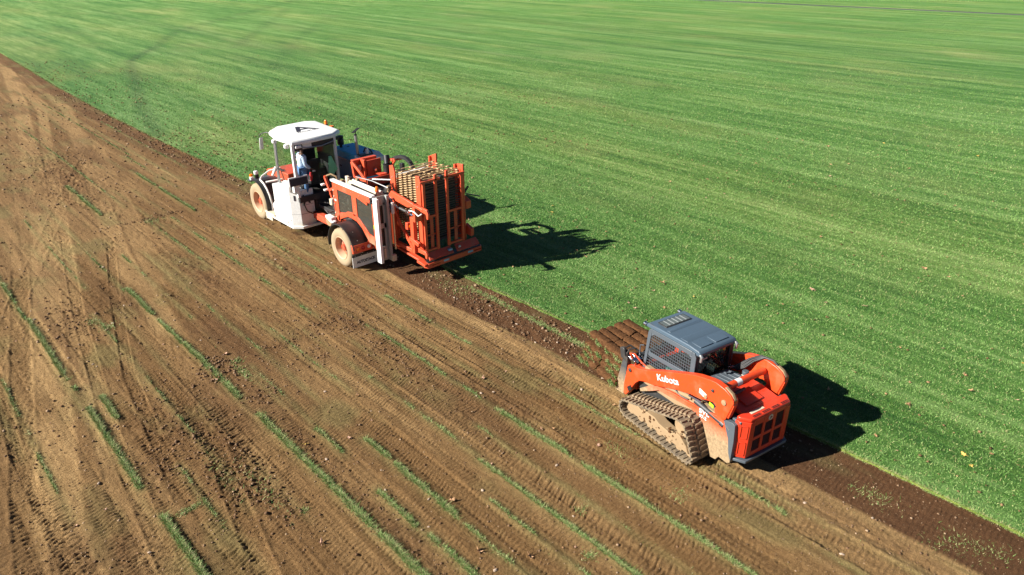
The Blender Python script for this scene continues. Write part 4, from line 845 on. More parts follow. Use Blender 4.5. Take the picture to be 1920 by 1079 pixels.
# chassis rails, axles
mb = MB()
mb.box(.75, .95, -1.0, 6.6, .62, .86); mb.box(2.5, 2.7, -1.0, 6.6, .62, .86)
for y in (.2, 1.8, 3.4, 5.0, 6.2): mb.box(.75, 2.7, y - .06, y + .06, .64, .84)
mb.build('chassis', M['red_dusty'], HV, bevel=.01)
MB().cyl((.3, .17, .635), (3.1, .17, .635), .09, 14).build('rear_axle', M['dark'], HV, smooth=True); MB().cyl((.4, 6.15, .645), (3.0, 6.15, .645), .1, 14).build('front_axle', M['dark'], HV, smooth=True)
# ---- rear fender, lamps, mud flap
fd = MB().arc_sheet((.17, .62), .79, .02, -8, 158, .0, .54, 24).build('rear_fender', M['black'], HV, smooth=True, bevel=0)
MB().arc_sheet((.17, .62), .80, .035, 60, 170, -.012, .02, 18).build('fender_edge', M['blackdust'], fd, smooth=True)
for y, z in ((-.50, 1.03), (-.28, 1.25)):
    MB().lathe([(0, .012), (.012, .012)], (.2, y - .03, z), 'y', 8).build('fender_bolt', M['steel'], fd)
MB().box(.06, .20, .60, .74, 1.32, 1.37).build('fender_lamp', M['white'], fd, bevel=.02)
lb = MB().box(.03, .74, -.50, -.34, .60, .88).build('tail_light_box', M['red'], HV, bevel=.018)
MB().prism([(-.495, .845), (-.495, .62)] + [(-.44, .62), (-.44, .845)], 'x', .10, .70)
for x, mt in ((.20, 'amber'), (.39, 'redlens'), (.60, 'clearlens')):
    MB().lathe([(0, 0), (0, .062), (-.015, .062), (-.03, .05), (-.033, 0)], (x, -.503, .74), 'y', 24).build('tail_lamp', M[mt], lb, smooth=True)
fl = MB().box(-.02, .90, -.50, -.485, .15, .50).build('mud_flap', M['white_dusty'], HV)
MB().box(-.02, .90, -.505, -.47, .50, .56).build('flap_hanger', M['black'], HV)
for x in (.08, .3, .52, .74): MB().lathe([(0, .014), (-.01, .014)], (x, -.507, .53), 'y', 8).build('flap_bolt', M['steel'], fl)
text('flap_lettering', 'AUTOSTACK', .125, M['navy'], fl, (.12, -.505, .27), (1, 0, 0), (0, 0, 1), .002, .006, sx=.9)
MB().box(.55, .62, 1.0, 1.25, .25, 1.15).build('step_bracket', M['red'], HV, bevel=.01)
MB().lathe([(0, .03), (0, .17), (.12, .19), (.24, .17), (.24, .03)], (.5, 1.72, .98), 'x', 24).build('hose_reel', M['tan'], HV, smooth=True)
MB().prism([(1.05, 1.12), (1.45, 1.25), (1.45, 1.34), (1.1, 1.32)], 'x', .25, .45).build('light_bracket', M['white'], HV, bevel=.03)
# ---- red side panel with two windows
px0, px1 = .485, .535
pn = MB()
def st3(pts): pn.prism(pts, 'x', px0, px1)
arch = [(.17 + .86 * math.cos(R(a)), .62 + .86 * math.sin(R(a))) for a in range(20, 161, 10)]
st3([(1.17, 1.20), (1.17, 2.50), (.90, 2.50), (.90, 1.20)])                       # front post
st3([(.90, 2.27), (.90, 2.50), (-1.15, 2.42), (-1.15, 2.27), (-.2, 2.27)])        # top rail
st3([(.05, 1.62), (.05, 2.28), (-.20, 2.28), (-.20, 1.66)])                       # middle post
st3([(-1.06, 1.15), (-1.06, 2.28), (-1.17, 2.28), (-1.17, 1.05)])                 # rear post
low = [(1.0, 1.36), (.84, 1.52), (.55, 1.58)] + [(.40, 1.66), (.17, 1.70), (-.10, 1.68), (-.32, 1.58), (-.55, 1.42), (-.80, 1.24), (-1.07, 1.20)]
inn = [(1.0, 1.18), (.84, 1.30), (.62, 1.40)] + [(.40, 1.49), (.17, 1.50), (-.12, 1.47), (-.38, 1.34), (-.56, 1.15), (-.75, .96), (-1.10, .94)]
for i in range(len(low) - 1): st3([low[i], low[i + 1], inn[i + 1], inn[i]])
panel = pn.build('side_panel', M['red_low'], HV, bevel=.006)
MB().box(px0 + .02, px0 + .03, .05, .90, 1.55, 2.27).build('panel_window', M['dustglass'], panel); MB().prism([(-.20, 1.64), (-.20, 2.27), (-1.06, 2.27), (-1.06, 1.22), (-.80, 1.26), (-.55, 1.44)], 'x', px0 + .02, px0 + .03).build('panel_window', M['dustglass'], panel)
MB().box(.44, .58, -1.17, 1.19, 2.49, 2.56).build('top_rail', M['white'], HV, bevel=.012)
MB().box(.62, .66, .40, .48, 1.6, 2.25).build('inner_pipe', M['steel'], HV)
MB().bar((.475, -.32, 2.32), (.475, -.85, 2.22), .02, .07).build('window_handle', M['red'], panel)
for y, z in ((1.12, 2.2), (1.12, 2.0), (1.12, 1.75), (1.12, 1.45), (1.12, 1.3)): MB().lathe([(-.02, 0), (-.02, .025), (0, .03)], (px0, y, z), 'x', 8).build('panel_bolt', M['cream'], panel)
# dark machinery seen behind the windows
mb = MB(); mb.box(.95, 2.5, -1.0, 1.1, .9, 1.45); mb.build('stack_table', M['dark'], HV, bevel=.01)
mb = MB(); mb.prism([(5.4, .18), (5.3, .30), (1.1, 1.62), (1.1, 1.48)], 'x', 1.5, 2.45); mb.build('elevator_conveyor', M['dark'], HV)
for k in range(26):
    t_ = k / 25; y = 5.3 - 4.2 * t_; z = .32 + 1.31 * t_
    if k == 0: cb = MB().box(1.52, 2.43, -.02, .02, 0, .035).build('conveyor_bar', M['steel'], HV); cb.location = (0, y, z)
    else: inst('conveyor_bar', cb.data, HV, (0, y, z))
MB().prism([(5.0, .06), (6.0, .08), (6.0, .5), (5.2, .55)], 'x', 1.45, 2.5).build('cutter_head', M['red_dusty'], HV, bevel=.01)
# white roller cover and tools on top of the panel
MB().box(.70, 1.05, -.95, .85, 2.36, 2.44).build('cream_tray', M['cream'], HV, bevel=.01)
MB().cyl((.82, -.92, 2.50), (.82, .60, 2.50), .075, 14).build('cylinder', M['cream'], HV, smooth=True); MB().cyl((1.0, -.85, 2.48), (1.0, .75, 2.48), .05, 12).build('cylinder', M['white_dusty'], HV, smooth=True)
MB().bar((.68, -1.0, 2.50), (.68, .3, 2.53), .03, .05).build('cable_tray', M['black'], HV)
MB().tube([(1.1, .7, 2.60), (1.12, -.2, 2.66), (1.15, -1.0, 2.62)], .018, 6).build('pipe', M['steel'], HV, smooth=True)
bk = MB().lathe([(0, .06), (.05, .06)], (.80, -.93, 2.56), 'z', 16).build('beacon_base', M['red'], HV, smooth=True)
MB().lathe([(0, .058), (.06, .055), (.11, .03), (.12, 0)], (.80, -.93, 2.61), 'z', 16).build('beacon_lens', M['amber'], bk, smooth=True)
for y, z in ((-1.15, 2.46), (-1.15, 2.36)): MB().cyl((.40, y, z), (.46, y, z), .05, 12).build('roller_end', M['black'], HV)
# ---- white vertical post with recess
MB().box(.44, .53, -1.42, -1.20, .46, 2.50).build('guide_post_flange', M['white'], HV, bevel=.008)
wp = MB(); wp.box(.531, .56, -1.30, -1.20, .48, 2.50); wp.box(.84, .92, -1.34, -1.22, .44, 2.52)
wp.box(.56, .84, -1.24, -1.21, 2.22, 2.52); wp.box(.56, .84, -1.24, -1.21, 1.50, 1.66); wp.box(.56, .84, -1.24, -1.21, .46, .92); wp.box(.56, .64, -1.24, -1.21, .9, 2.3); wp.box(.76, .84, -1.24, -1.21, .9, 2.3)
wpo = wp.build('guide_post', M['greywhite'], HV, bevel=.006)
MB().box(.62, .78, -1.19, -1.17, .9, 2.3).build('post_recess', M['black'], wpo); MB().box(.66, .73, -1.28, -1.22, .55, .85).build('latch', M['cream'], wpo, bevel=.01); MB().box(.86, 1.0, -1.42, -1.30, .42, .62).build('foot_bracket', M['cream'], wpo, bevel=.01)
MB().cyl((1.0, -1.40, .8), (1.0, -1.40, 1.95), .035, 14).build('lift_rod', M['chrome'], HV, smooth=True); MB().cyl((1.0, -1.40, 1.95), (1.0, -1.40, 2.3), .05, 14).build('lift_cylinder', M['white_dusty'], HV, smooth=True)
# ---- stacking tower
TW = []
def plate(nm, x0, x1, y0, y1, z0, z1, mt='red', par=None, bv=.008): return MB().box(x0, x1, y0, y1, z0, z1).build(nm, M[mt], par or HV, bevel=bv)
tw = MB(); tw.prism([(-.80, .95), (-.80, 3.22), (-.98, 3.28), (-1.06, 3.1), (-1.06, .95)], 'x', 1.38, 1.44); tw.box(1.44, 1.50, -.86, -.80, .95, 3.2); tw.build('tower_rail', M['red'], HV, bevel=.008)
tw = MB(); tw.prism([(-2.16, .95), (-2.16, 3.2), (-2.34, 3.22), (-2.38, 3.1), (-2.38, .95)], 'x', 1.34, 1.40); tw.build('tower_rail', M['red'], HV, bevel=.008)
tw = MB(); tw.prism([(-.62, .8), (-.62, 3.18), (-.92, 3.3), (-.92, 2.86), (-1.02, 2.80), (-1.02, .8)], 'x', 3.06, 3.12); tw.box(2.98, 3.06, -.68, -.62, .8, 3.18); tw.build('tower_rail', M['red'], HV, bevel=.008)
tw = MB(); tw.prism([(-1.98, .8), (-1.98, 3.2), (-2.28, 3.24), (-2.30, .8)], 'x', 3.02, 3.08); tw.box(2.94, 3.02, -2.0, -1.94, .8, 3.2); tw.build('tower_rail', M['red'], HV, bevel=.008)
# rear ladder frames
YB = -2.42
plate('top_bar', 1.30, 2.96, YB - .03, YB + .03, 3.02, 3.08)
for x, zt in ((1.42, 3.02), (1.86, 3.20), (2.28, 3.24), (2.84, 3.02)): plate('ladder_upright', x - .045, x + .045, YB - .03, YB + .03, .86, zt)
for xa, xb in ((1.465, 1.815), (2.325, 2.795)):
    plate('ladder_rung', xa, xb, YB - .025, YB + .025, 1.93, 2.0); plate('ladder_rung', xa, xb, YB - .025, YB + .025, .88, .95)
    plate('ladder_plate', (xa + xb) / 2 - .02, (xa + xb) / 2 + .10, YB + .03, YB + .05, .9, 1.97, 'red_dusty')
    plate('ladder_rung', xa, xb, YB + .03, YB + .07, 1.35, 1.39)
plate('top_knob', 2.02, 2.14, YB - .05, YB + .05, 3.03, 3.13, 'black')
# rods of the stacking chain: tan on top, lower ones coloured dark to stand for shade
rod = MB(); n_ = 12; L_ = 1.46
path = [(i * L_ / n_, .012 * math.sin(i * 2.1), .006 * math.sin(i * 1.3)) for i in range(n_ + 1)]
rod.tube(path, .0165, 5)
ro = None; nrod = 0
for k in range(30):
    z = .98 + k * .0725
    for j, y in enumerate((-.98, -1.22, -1.46, -1.70, -1.94, -2.14)):
        if k > 28 and j in (0, 1): pass
        loc = (1.50 + random.uniform(-.05, .03), y + random.uniform(-.02, .02), z + random.uniform(-.008, .008)); rt = (random.uniform(0, 6), random.uniform(-.006, .006), random.uniform(-.02, .02))
        if ro is None:
            ro = rod.build('chain_rod', M['rodshade'], HV, smooth=True); ro.location = loc; ro.rotation_euler = rt; rt2 = ro.data.copy(); rt2.materials.clear(); rt2.materials.append(M['tine'])
        else: inst('chain_rod', rt2 if k > 26 else ro.data, HV, loc, rt)
# links between rods on the left side (wavy chain)
ln_ = MB()
for k in range(30):
    z = .98 + k * .0725
    for j in range(6):
        y = -.98 - .24 * j; 
        for xx, ll_ in ((1.46, .12), (1.56, .05)) + (((2.0, .1), (2.5, .1), (2.85, .1)) if k > 26 else ()): ln_.bar((xx, y + .03, z), (xx - .01, y - ll_, z + .03), .06, .026)
lk = ln_.build('chain_links', M['tine'], HV); lk['kind'] = 'stuff'
plate('tower_dark_fill', 1.66, 2.86, -2.08, -1.0, .95, 2.90, 'black')  # black block added in the open frame, stands for shade between rods
plate('tower_back', 1.50, 2.98, -.90, -.86, .95, 2.7, 'dark')
for z in (1.3, 2.0, 2.7): plate('tower_crossbar', 1.44, 3.0, -.88, -.80, z, z + .08, 'red_dusty')
# left side of the tower: uprights, brace, arms
plate('tower_upright', 1.05, 1.13, -1.30, -1.16, .90, 2.0); plate('tower_upright', 1.18, 1.24, -1.22, -1.14, .9, 2.4, 'red')
MB().bar((1.16, -1.20, 1.92), (1.20, -2.05, .95), .06, .10).build('diagonal_brace', M['red'], HV, bevel=.006)
MB().bar((1.16, -1.10, .93), (1.22, -2.0, .86), .10, .12).build('base_beam', M['red'], HV, bevel=.008)
MB().bar((1.18, -1.1, .80), (1.28, -2.4, .62), .16, .06).build('base_beam', M['red'], HV, bevel=.008)
MB().prism([(-1.15, 2.50), (-1.05, 2.38), (-2.05, 2.28), (-2.30, 2.36), (-2.34, 2.46), (-1.25, 2.60)], 'x', 1.08, 1.16).build('top_arm', M['red'], HV, bevel=.01)
ra = MB(); ra.bar((1.12, -2.05, 2.44), (1.14, -2.75, 2.36), .10, .08); ra.build('grab_arm', M['red'], HV, bevel=.01)
MB().prism([(-2.60, 2.44), (-2.95, 2.42), (-3.02, 2.30), (-3.0, 2.14), (-2.93, 2.14), (-2.90, 2.28), (-2.65, 2.30)], 'x', 1.10, 1.17).build('grab_hook', M['red'], HV, bevel=.01)
MB().prism([(-2.25, 1.02), (-2.62, 1.0), (-2.70, .92), (-2.68, .78), (-2.61, .78), (-2.58, .88), (-2.25, .88)], 'x', 1.22, 1.29).build('grab_hook', M['red'], HV, bevel=.01)
MB().bar((1.2, -1.9, 1.25), (1.22, -2.35, 1.14), .09, .12).build('grab_arm', M['red'], HV, bevel=.008)
plate('arm_block', 1.08, 1.34, -2.40, -2.28, 1.9, 2.36, 'red'); plate('arm_block', 1.18, 1.32, -2.14, -1.98, .8, 1.95, 'red'); plate('arm_block', 1.16, 1.30, -1.88, -1.75, 1.5, 1.72, 'red_dusty')
MB().tube([(1.10, -1.02, 2.42), (1.06, -1.3, 2.28), (1.04, -1.6, 2.18), (1.05, -1.95, 2.16), (1.08, -2.3, 2.10)], .028, 8).build('hydraulic_ram', M['chrome'], HV, smooth=True)
MB().cyl((1.02, -1.75, 2.20), (1.05, -2.1, 2.16), .045, 12).build('ram_barrel', M['dark'], HV, smooth=True); MB().box(1.0, 1.09, -2.18, -2.05, 2.10, 2.2).build('ram_block', M['chrome'], HV, bevel=.01)
MB().tube([(1.1, -2.1, 2.2), (1.06, -2.4, 2.24), (1.06, -2.6, 2.16), (1.1, -2.72, 2.25)], .018, 6).build('hose', M['white_dusty'], HV, smooth=True)
MB().tube([(1.04, -1.0, 2.45), (.98, -1.12, 2.25), (1.02, -1.18, 2.05), (1.1, -1.16, 1.9)], .016, 6).build('hose', M['steel'], HV, smooth=True)
MB().lathe([(0, .0), (0, .05), (-.02, .05), (-.03, 0)], (1.24, -1.90, 1.61), 'y', 14).build('side_lamp', M['amber'], HV, smooth=True)
# right side fittings of the tower
MB().prism([(-2.0, 1.0), (-2.5, .95), (-2.5, 1.2), (-2.2, 1.3)], 'x', 3.10, 3.22).build('right_bracket', M['red'], HV, bevel=.01)
MB().prism([(-1.8, 1.9), (-2.3, 1.8), (-2.3, 2.05), (-2.0, 2.15)], 'x', 3.10, 3.3).build('right_bracket', M['red'], HV, bevel=.01)
MB().bar((3.2, -2.0, 2.15), (3.45, -2.0, 2.4), .05, .05).build('mirror_arm', M['dark'], HV); MB().bar((3.3, -2.05, 2.2), (3.75, -2.2, 2.05), .05, .03).build('lamp_arm', M['dark'], HV)
# angled skid plates and bumper
for xa, xb in ((1.36, 2.28), (2.42, 3.32)):
    MB().hexa([(xa, -2.62, .66), (xb, -2.62, .66), (xb, -2.42, .82), (xa + .06, -2.42, .82), (xa, -2.64, .70), (xb, -2.64, .70), (xb, -2.44, .86), (xa + .06, -2.44, .86)]).build('sloping_plate', M['red_dusty'], HV, bevel=.004)
MB().box(2.12, 2.26, -2.6, -2.52, .76, .82).build('label_plate', M['reflect'], HV); MB().lathe([(0, 0), (0, .05), (.05, .04), (.06, 0)], (2.55, -2.58, .78), 'z', 12).build('cap', M['steel'], HV, smooth=True)
MB().box(1.30, 3.36, -2.62, -2.34, .56, .63).build('bumper_shelf', M['black'], HV)
bmp = MB().prism([(1.22, -2.50), (1.30, -2.66), (3.38, -2.66), (3.46, -2.52), (3.36, -2.60), (1.32, -2.60)], 'z', .44, .60).build('rear_bumper', M['red'], HV, bevel=.006)
for xa in (1.86, 2.82): MB().box(xa, xa + .20, -2.668, -2.661, .51, .57).build('reflector', M['reflect'], bmp)
for xa in (1.42, 3.08): MB().box(xa, xa + .30, -2.666, -2.661, .505, .535).build('red_reflector', M['redlens'], bmp)
MB().bar((1.2, -2.3, .64), (1.26, -2.62, .56), .2, .08).build('bumper_end', M['red'], HV, bevel=.006)
# ---- frame with motor between cab and tower
hp = MB()
a0, a1 = (1.38, 1.35, 2.90), (1.38, 1.25, 2.40); a2 = (1.42, .62, 2.42)
hp.bar(a0, a1, .06, .09); hp.bar(a0, a2, .06, .09); hp.bar(a1, a2, .06, .10); hp.build('hopper_frame', M['red'], HV, bevel=.006)
MB().box(1.40, 2.30, 1.33, 1.39, 2.42, 2.90).build('hopper_plate', M['red'], HV, bevel=.006); MB().box(1.40, 2.30, 1.30, 1.45, 2.90, 2.94).build('hopper_top', M['red'], HV, bevel=.006)
MB().box(1.66, 1.74, 1.08, 1.30, 2.36, 2.94).build('hopper_post', M['red'], HV, bevel=.006)
MB().box(1.78, 2.32, 1.10, 1.16, 2.36, 2.90).build('hopper_wall', M['red_dusty'], HV, bevel=.006)
MB().box(1.42, 2.50, .58, .64, 2.20, 2.42).build('hopper_beam', M['red_dusty'], HV, bevel=.008); MB().tube([(1.42, .60, 2.44), (2.48, .60, 2.44), (2.52, .66, 2.42)], .04, 8).build('hopper_pipe', M['red'], HV, smooth=True)
MB().box(1.42, 2.50, .64, 1.30, 2.18, 2.22).build('hopper_floor', M['dark'], HV)
MB().prism([(1.95, 2.50), (2.25, 2.50), (2.12, 2.40), (2.04, 2.40)], 'y', .66, .90).build('funnel', M['red'], HV, bevel=.006)
mo = MB(); mo.cyl((2.36, .80, 2.25), (2.36, .80, 2.75), .14, 16); mo.build('hydraulic_motor', M['black'], HV, smooth=True); MB().cyl((2.36, .80, 2.75), (2.42, .9, 3.0), .1, 14).build('filter', M['black'], HV, smooth=True)
MB().box(1.50, 1.62, 1.18, 1.30, 2.60, 2.78).build('solenoid', M['steel'], HV, bevel=.015); MB().box(2.0, 2.08, 1.0, 1.08, 2.48, 2.62).build('solenoid', M['chrome'], HV, bevel=.01)
MB().box(2.45, 2.95, .62, .82, 2.84, 2.92).build('gantry_head', M['red'], HV, bevel=.01); MB().bar((2.5, .55, 2.9), (2.55, .9, 2.6), .06, .1).build('gantry_head', M['red'], HV, bevel=.01)
# curved cable chain over the tower
arc = [(2.62, .72, 2.93), (2.60, .45, 3.02), (2.58, .2, 3.06), (2.56, -.05, 3.05), (2.55, -.25, 2.97), (2.54, -.38, 2.84), (2.53, -.42, 2.68), (2.53, -.40, 2.5)]
cc = empty('cable_chain', (0, 0, 0)); cc.parent = HV
li = None
P_ = [Vector(p) for p in arc]; cum = [0]
for i in range(len(P_) - 1): cum.append(cum[-1] + (P_[i + 1] - P_[i]).length)
for k in range(24):
    s_ = cum[-1] * (k + .5) / 24; i = max(j for j in range(len(P_) - 1) if cum[j] <= s_); q = P_[i].lerp(P_[i + 1], (s_ - cum[i]) / (cum[i + 1] - cum[i])); dd_ = (P_[i + 1] - P_[i]).normalized()
    if li is None: li = MB().box(-.06, .06, -.028, .028, -.045, .045).build('chain_link', M['blackdust'], cc, bevel=.006); o = li
    else: o = inst('chain_link', li.data, cc)
    o.location = q; o.rotation_euler = (math.atan2(dd_.z, dd_.y), 0, 0)
MB().bar((2.5, .35, 2.55), (2.55, -.75, 2.45), .1, .12).build('slide_beam', M['black'], HV, bevel=.01); MB().bar((2.62, .15, 2.62), (2.66, -.4, 2.58), .14, .04).build('slide_cover', M['white_dusty'], HV, bevel=.01); MB().box(2.5, 2.6, .15, .3, 2.5, 2.86).build('slide_head', M['black'], HV, bevel=.01)
MB().box(1.62, 2.9, -.80, -.55, 2.80, 2.86).build('tower_cap', M['white_dusty'], HV, bevel=.006)
MB().tube([(1.5, .4, 2.5), (1.9, -.3, 2.55), (2.2, -.7, 2.7), (2.9, -.8, 2.95)], .02, 6).build('pipe', M['steel'], HV, smooth=True)
MB().tube([(1.55, -.9, 2.96), (2.3, -.95, 3.0), (2.98, -.9, 3.06)], .018, 6).build('pipe', M['cream'], HV, smooth=True)
# dark deck between cabinet and panel with hoses and valves
MB().box(.95, 2.45, 1.1, 3.15, 1.0, 1.12).build('machinery_deck', M['dark'], HV, bevel=.01); MB().box(1.3, 2.7, -.6, 1.25, 1.95, 2.15).build('upper_deck', M['dark'], HV, bevel=.01)
for k in range(9):
    x = 1.0 + k * .15; random.seed(k + 3)
    MB().tube([(x, 1.2, 1.3 + .2 * random.random()), (x - .1, 1.7, 1.5 + .3 * random.random()), (x + .05, 2.3, 1.2 + .3 * random.random()), (x - .1, 3.0, 1.25)], .022, 6).build('hose', M['blackdust' if k % 2 else 'black'], HV, smooth=True)
for (x, y, z), mt in (((.95, 1.35, 2.30), 'tan'), ((1.1, 1.5, 2.22), 'steel'), ((1.2, 1.25, 2.36), 'dark'), ((1.0, 1.05, 2.46), 'cream'), ((1.25, 1.0, 2.34), 'tan'), ((.88, .85, 2.46), 'cream'), ((1.1, .8, 2.44), 'dark'), ((1.3, 1.6, 2.3), 'cream'), ((.78, 1.3, 2.28), 'steel'), ((1.05, .55, 2.5), 'tan'), ((1.25, -.9, 2.55), 'tan'), ((1.3, -.7, 2.45), 'dark')):
    MB().box(x - .055, x + .055, y - .06, y + .06, z - .11, z + .09).build('valve_block', M[mt], HV, bevel=.018)
MB().tube([(.92, 1.55, 2.2), (.9, 1.6, 2.45), (.8, 1.75, 2.52), (.72, 1.9, 2.45)], .03, 8).build('pipe', M['tan'], HV, smooth=True)
# orange linkage at the front of the panel
MB().bar((.70, 1.95, 2.36), (.70, 1.55, 1.62), .08, .09).build('linkage', M['red'], HV, bevel=.01); MB().bar((.70, 1.80, 1.98), (.60, 1.2, 2.24), .06, .08).build('linkage', M['red'], HV, bevel=.01); MB().cyl((.70, 1.95, 2.34), (.70, 1.95, 2.44), .055, 12).build('linkage_pin', M['red'], HV, smooth=True)
MB().box(.52, .66, 1.90, 2.02, 2.14, 2.20).build('marker_lamp', M['white'], HV, bevel=.02); MB().box(.54, .68, 1.78, 1.9, 1.98, 2.04).build('marker_lamp', M['white'], HV, bevel=.02); MB().box(.50, .66, 1.36, 1.52, 1.60, 1.82).build('connector_block', M['cream'], HV, bevel=.03)
plate('deck_support', .95, 1.02, 2.0, 2.08, .75, 1.6, 'dark'); plate('deck_support', 1.3, 1.37, 1.7, 1.78, .75, 1.6, 'steel')
# ---- cabinet beside the cab
cbn = MB(); cbn.prism([(.06, 4.65), (.06, 3.46), (.30, 3.22), (.84, 3.22), (.84, 4.4), (.7, 4.65)], 'z', .44, 1.70)
cab_ = cbn.build('control_cabinet', M['white_low'], HV, bevel=.008)
cf_ = MB(); cf_.prism([(3.80, .44), (3.80, 1.80), (3.88, 1.78), (4.12, 1.70), (4.24, 1.24), (4.50, 1.16), (4.82, .90), (4.70, .44)], 'x', .04, .10); cf_.prism([(3.3, 1.72), (3.26, 2.02), (3.60, 2.06), (3.9, 1.78), (3.9, 1.7)], 'x', .02, .10); cf_.build('stepped_panel', M['white_low'], HV, bevel=.006)
MB().box(.084, .09, 3.44, 3.45, .5, 1.68).build('door_seam', M['steel'], cab_); MB().prism([(.16, 3.345), (.20, 3.305), (.21, 3.315), (.17, 3.355)], 'z', 1.36, 1.54).build('door_handle', M['navy'], cab_)
MB().box(.32, .83, 3.212, 3.218, .86, .87).build('door_seam', M['dark'], cab_); MB().prism([(.065, 3.452), (.29, 3.227), (.295, 3.232), (.07, 3.457)], 'z', .86, .868).build('door_seam', M['steel'], cab_)
text('door_letter', 'A', .34, M['navy'], cab_, (.44, 3.214, 1.22), (1, 0, 0), (0, 0, 1), .002, .016, sx=1.1)
MB().box(.40, .80, 3.213, 3.217, 1.165, 1.175).build('door_line', M['navy'], cab_)
MB().tube([(.44, 3.17, 1.55), (.42, 3.14, 1.2), (.48, 3.10, .98), (.66, 3.08, .86), (.86, 3.1, .88), (.98, 3.15, .95)], .024, 8).build('door_cable', M['black'], cab_, smooth=True)
tp = MB().box(.12, .50, 3.45, 3.9, 1.70, 1.715).build('cabinet_tray', M['dark'], cab_)
for i, (x, y, mt, s_) in enumerate(((.22, 3.52, 'tan', .05), (.32, 3.62, 'red', .05), (.42, 3.5, 'cream', .06), (.30, 3.75, 'cream', .06), (.2, 3.68, 'dark', .05), (.45, 3.8, 'red_dusty', .04))):
    MB().box(x - s_, x + s_, y - s_ * .6, y + s_ * .6, 1.715, 1.75 + .02 * i).build('tray_item', M[mt], tp, bevel=.012)
MB().prism([(3.30, 1.70), (3.30, 1.84), (3.7, 1.84), (3.8, 1.70)], 'x', .55, .82).build('dark_box', M['black'], cab_, bevel=.01); MB().tube([(.58, 3.4, 1.80), (.68, 3.36, 1.86), (.78, 3.42, 1.82)], .03, 8).build('white_cloth', M['white'], cab_, smooth=True)
mn = MB().prism([(3.06, 1.94), (3.10, 2.24), (3.14, 2.24), (3.10, 1.94)], 'x', -.04, .66).build('control_panel', M['white'], HV, bevel=.01)
MB().prism([(3.053, 1.95), (3.086, 2.20), (3.096, 2.20), (3.063, 1.95)], 'x', -.01, .63).build('panel_face', M['navy'], mn)
MB().box(.12, .22, 3.1, 3.4, 1.7, 1.95).build('panel_bracket', M['white'], HV)
# platform under the cab and cabinet
MB().prism([(.02, 5.45), (.02, 3.40), (.28, 3.14), (1.7, 3.14), (1.7, 5.45)], 'z', .36, .45).build('platform', M['white_dusty'], HV, bevel=.01)
MB().prism([(.0, 5.5), (.0, 4.75), (.30, 4.75), (.30, 5.5)], 'z', .45, .52).build('step', M['cream'], HV, bevel=.01); MB().box(-.02, .10, 4.9, 5.4, .25, .40).build('step', M['cream'], HV, bevel=.01)
# ---- front fender with tube guard
ff = MB().arc_sheet((6.08, .70), .80, .025, 58, 196, .02, .98, 26).build('front_fender', M['blackdust'], HV, smooth=True)
MB().prism([(6.44, 1.36), (6.62, 1.40), (6.62, 1.425), (6.44, 1.41)], 'x', .02, .98).build('fender_lip', M['grey'], ff)
gt = [(.20, 6.08 + .84 * math.cos(R(a)), .70 + .84 * math.sin(R(a))) for a in (80, 100, 118, 136, 154, 172, 190)] + [(.20, 5.16, .40)]
MB().tube([(.95, 5.75, 1.85), (.6, 5.95, 1.78), (.3, 5.98, 1.62)] + gt[1:], .035, 8).build('fender_guard', M['white_dusty'], HV, smooth=True)
MB().bar((.3, 5.7, 1.46), (.95, 5.5, 1.5), .12, .05).build('fender_bracket', M['white_dusty'], ff, bevel=.01)
lp = MB().lathe([(0, .05), (.02, .065), (.1, .06), (.12, 0)], (.12, 6.50, 1.52), 'z', 14).build('indicator_lamp', M['amber'], HV, smooth=True)
MB().box(.04, .18, 6.38, 6.5, 1.42, 1.54).build('side_lamp', M['white'], HV, bevel=.02); MB().box(.24, .38, 6.4, 6.54, 1.58, 1.72).build('head_lamp', M['white'], HV, bevel=.03); MB().box(.26, .36, 6.38, 6.5, 1.42, 1.60).build('lamp_base', M['black'], HV)
# red front cover, bonnet
MB().prism([(6.75, 1.35), (6.75, 1.62), (6.2, 1.78), (5.0, 1.80), (5.0, 1.40)], 'x', .85, 1.75).build('front_cover', M['red'], HV, bevel=.02)
MB().box(.80, 2.6, 5.0, 6.6, .9, 1.36).build('front_body', M['red_dusty'], HV, bevel=.02)
MB().tube([(.5, 5.5, 1.70), (.7, 5.6, 1.95), (.9, 5.7, 1.82), (1.0, 5.4, 1.72)], .05, 8).build('white_hose', M['white_dusty'], HV, smooth=True)
# ---- cab
CX0, CX1, CY0, CY1 = .28, 1.86, 3.12, 4.95
base = MB().box(CX0, CX1, CY0, CY1, 1.30, 1.50).build('cab_floor', M['blackdust'], HV, bevel=.01)
MB().box(.9, CX1, CY0 + .1, CY1, .5, 1.30).build('cab_pedestal', M['dark'], HV)
def post(x, y, x2, y2, w_, mt, nm='cab_post'): MB().bar((x, y, 1.5), (x2, y2, 3.32), w_, w_, (0, 1, 0)).build(nm, M[mt], HV, bevel=.01)
post(.28, 3.16, .28, 3.16, .10, 'white'); post(1.84, 3.16, 1.84, 3.16, .09, 'white_dusty'); post(.30, 4.55, .30, 4.42, .055, 'steel'); post(.42, 4.9, .42, 4.75, .055, 'steel'); post(1.84, 4.9, 1.84, 4.75, .07, 'black')
MB().box(.325, 1.79, CY0 - .0, CY0 + .05, 3.08, 3.34).build('rear_header', M['black'], HV, bevel=.01)
MB().tube([(.34, 3.1, 3.22), (.8, 3.08, 3.14), (1.3, 3.08, 3.12), (1.78, 3.1, 3.2)], .02, 6).build('header_trim', M['steel'], HV, smooth=True)
MB().box(.62, .95, CY0 - .02, CY0 + .02, 3.12, 3.30).build('header_label', M['white_dusty'], HV)
MB().box(1.10, 1.80, CY0 + .02, CY0 + .026, 1.5, 3.08).build('rear_glass', M['glass'], HV)
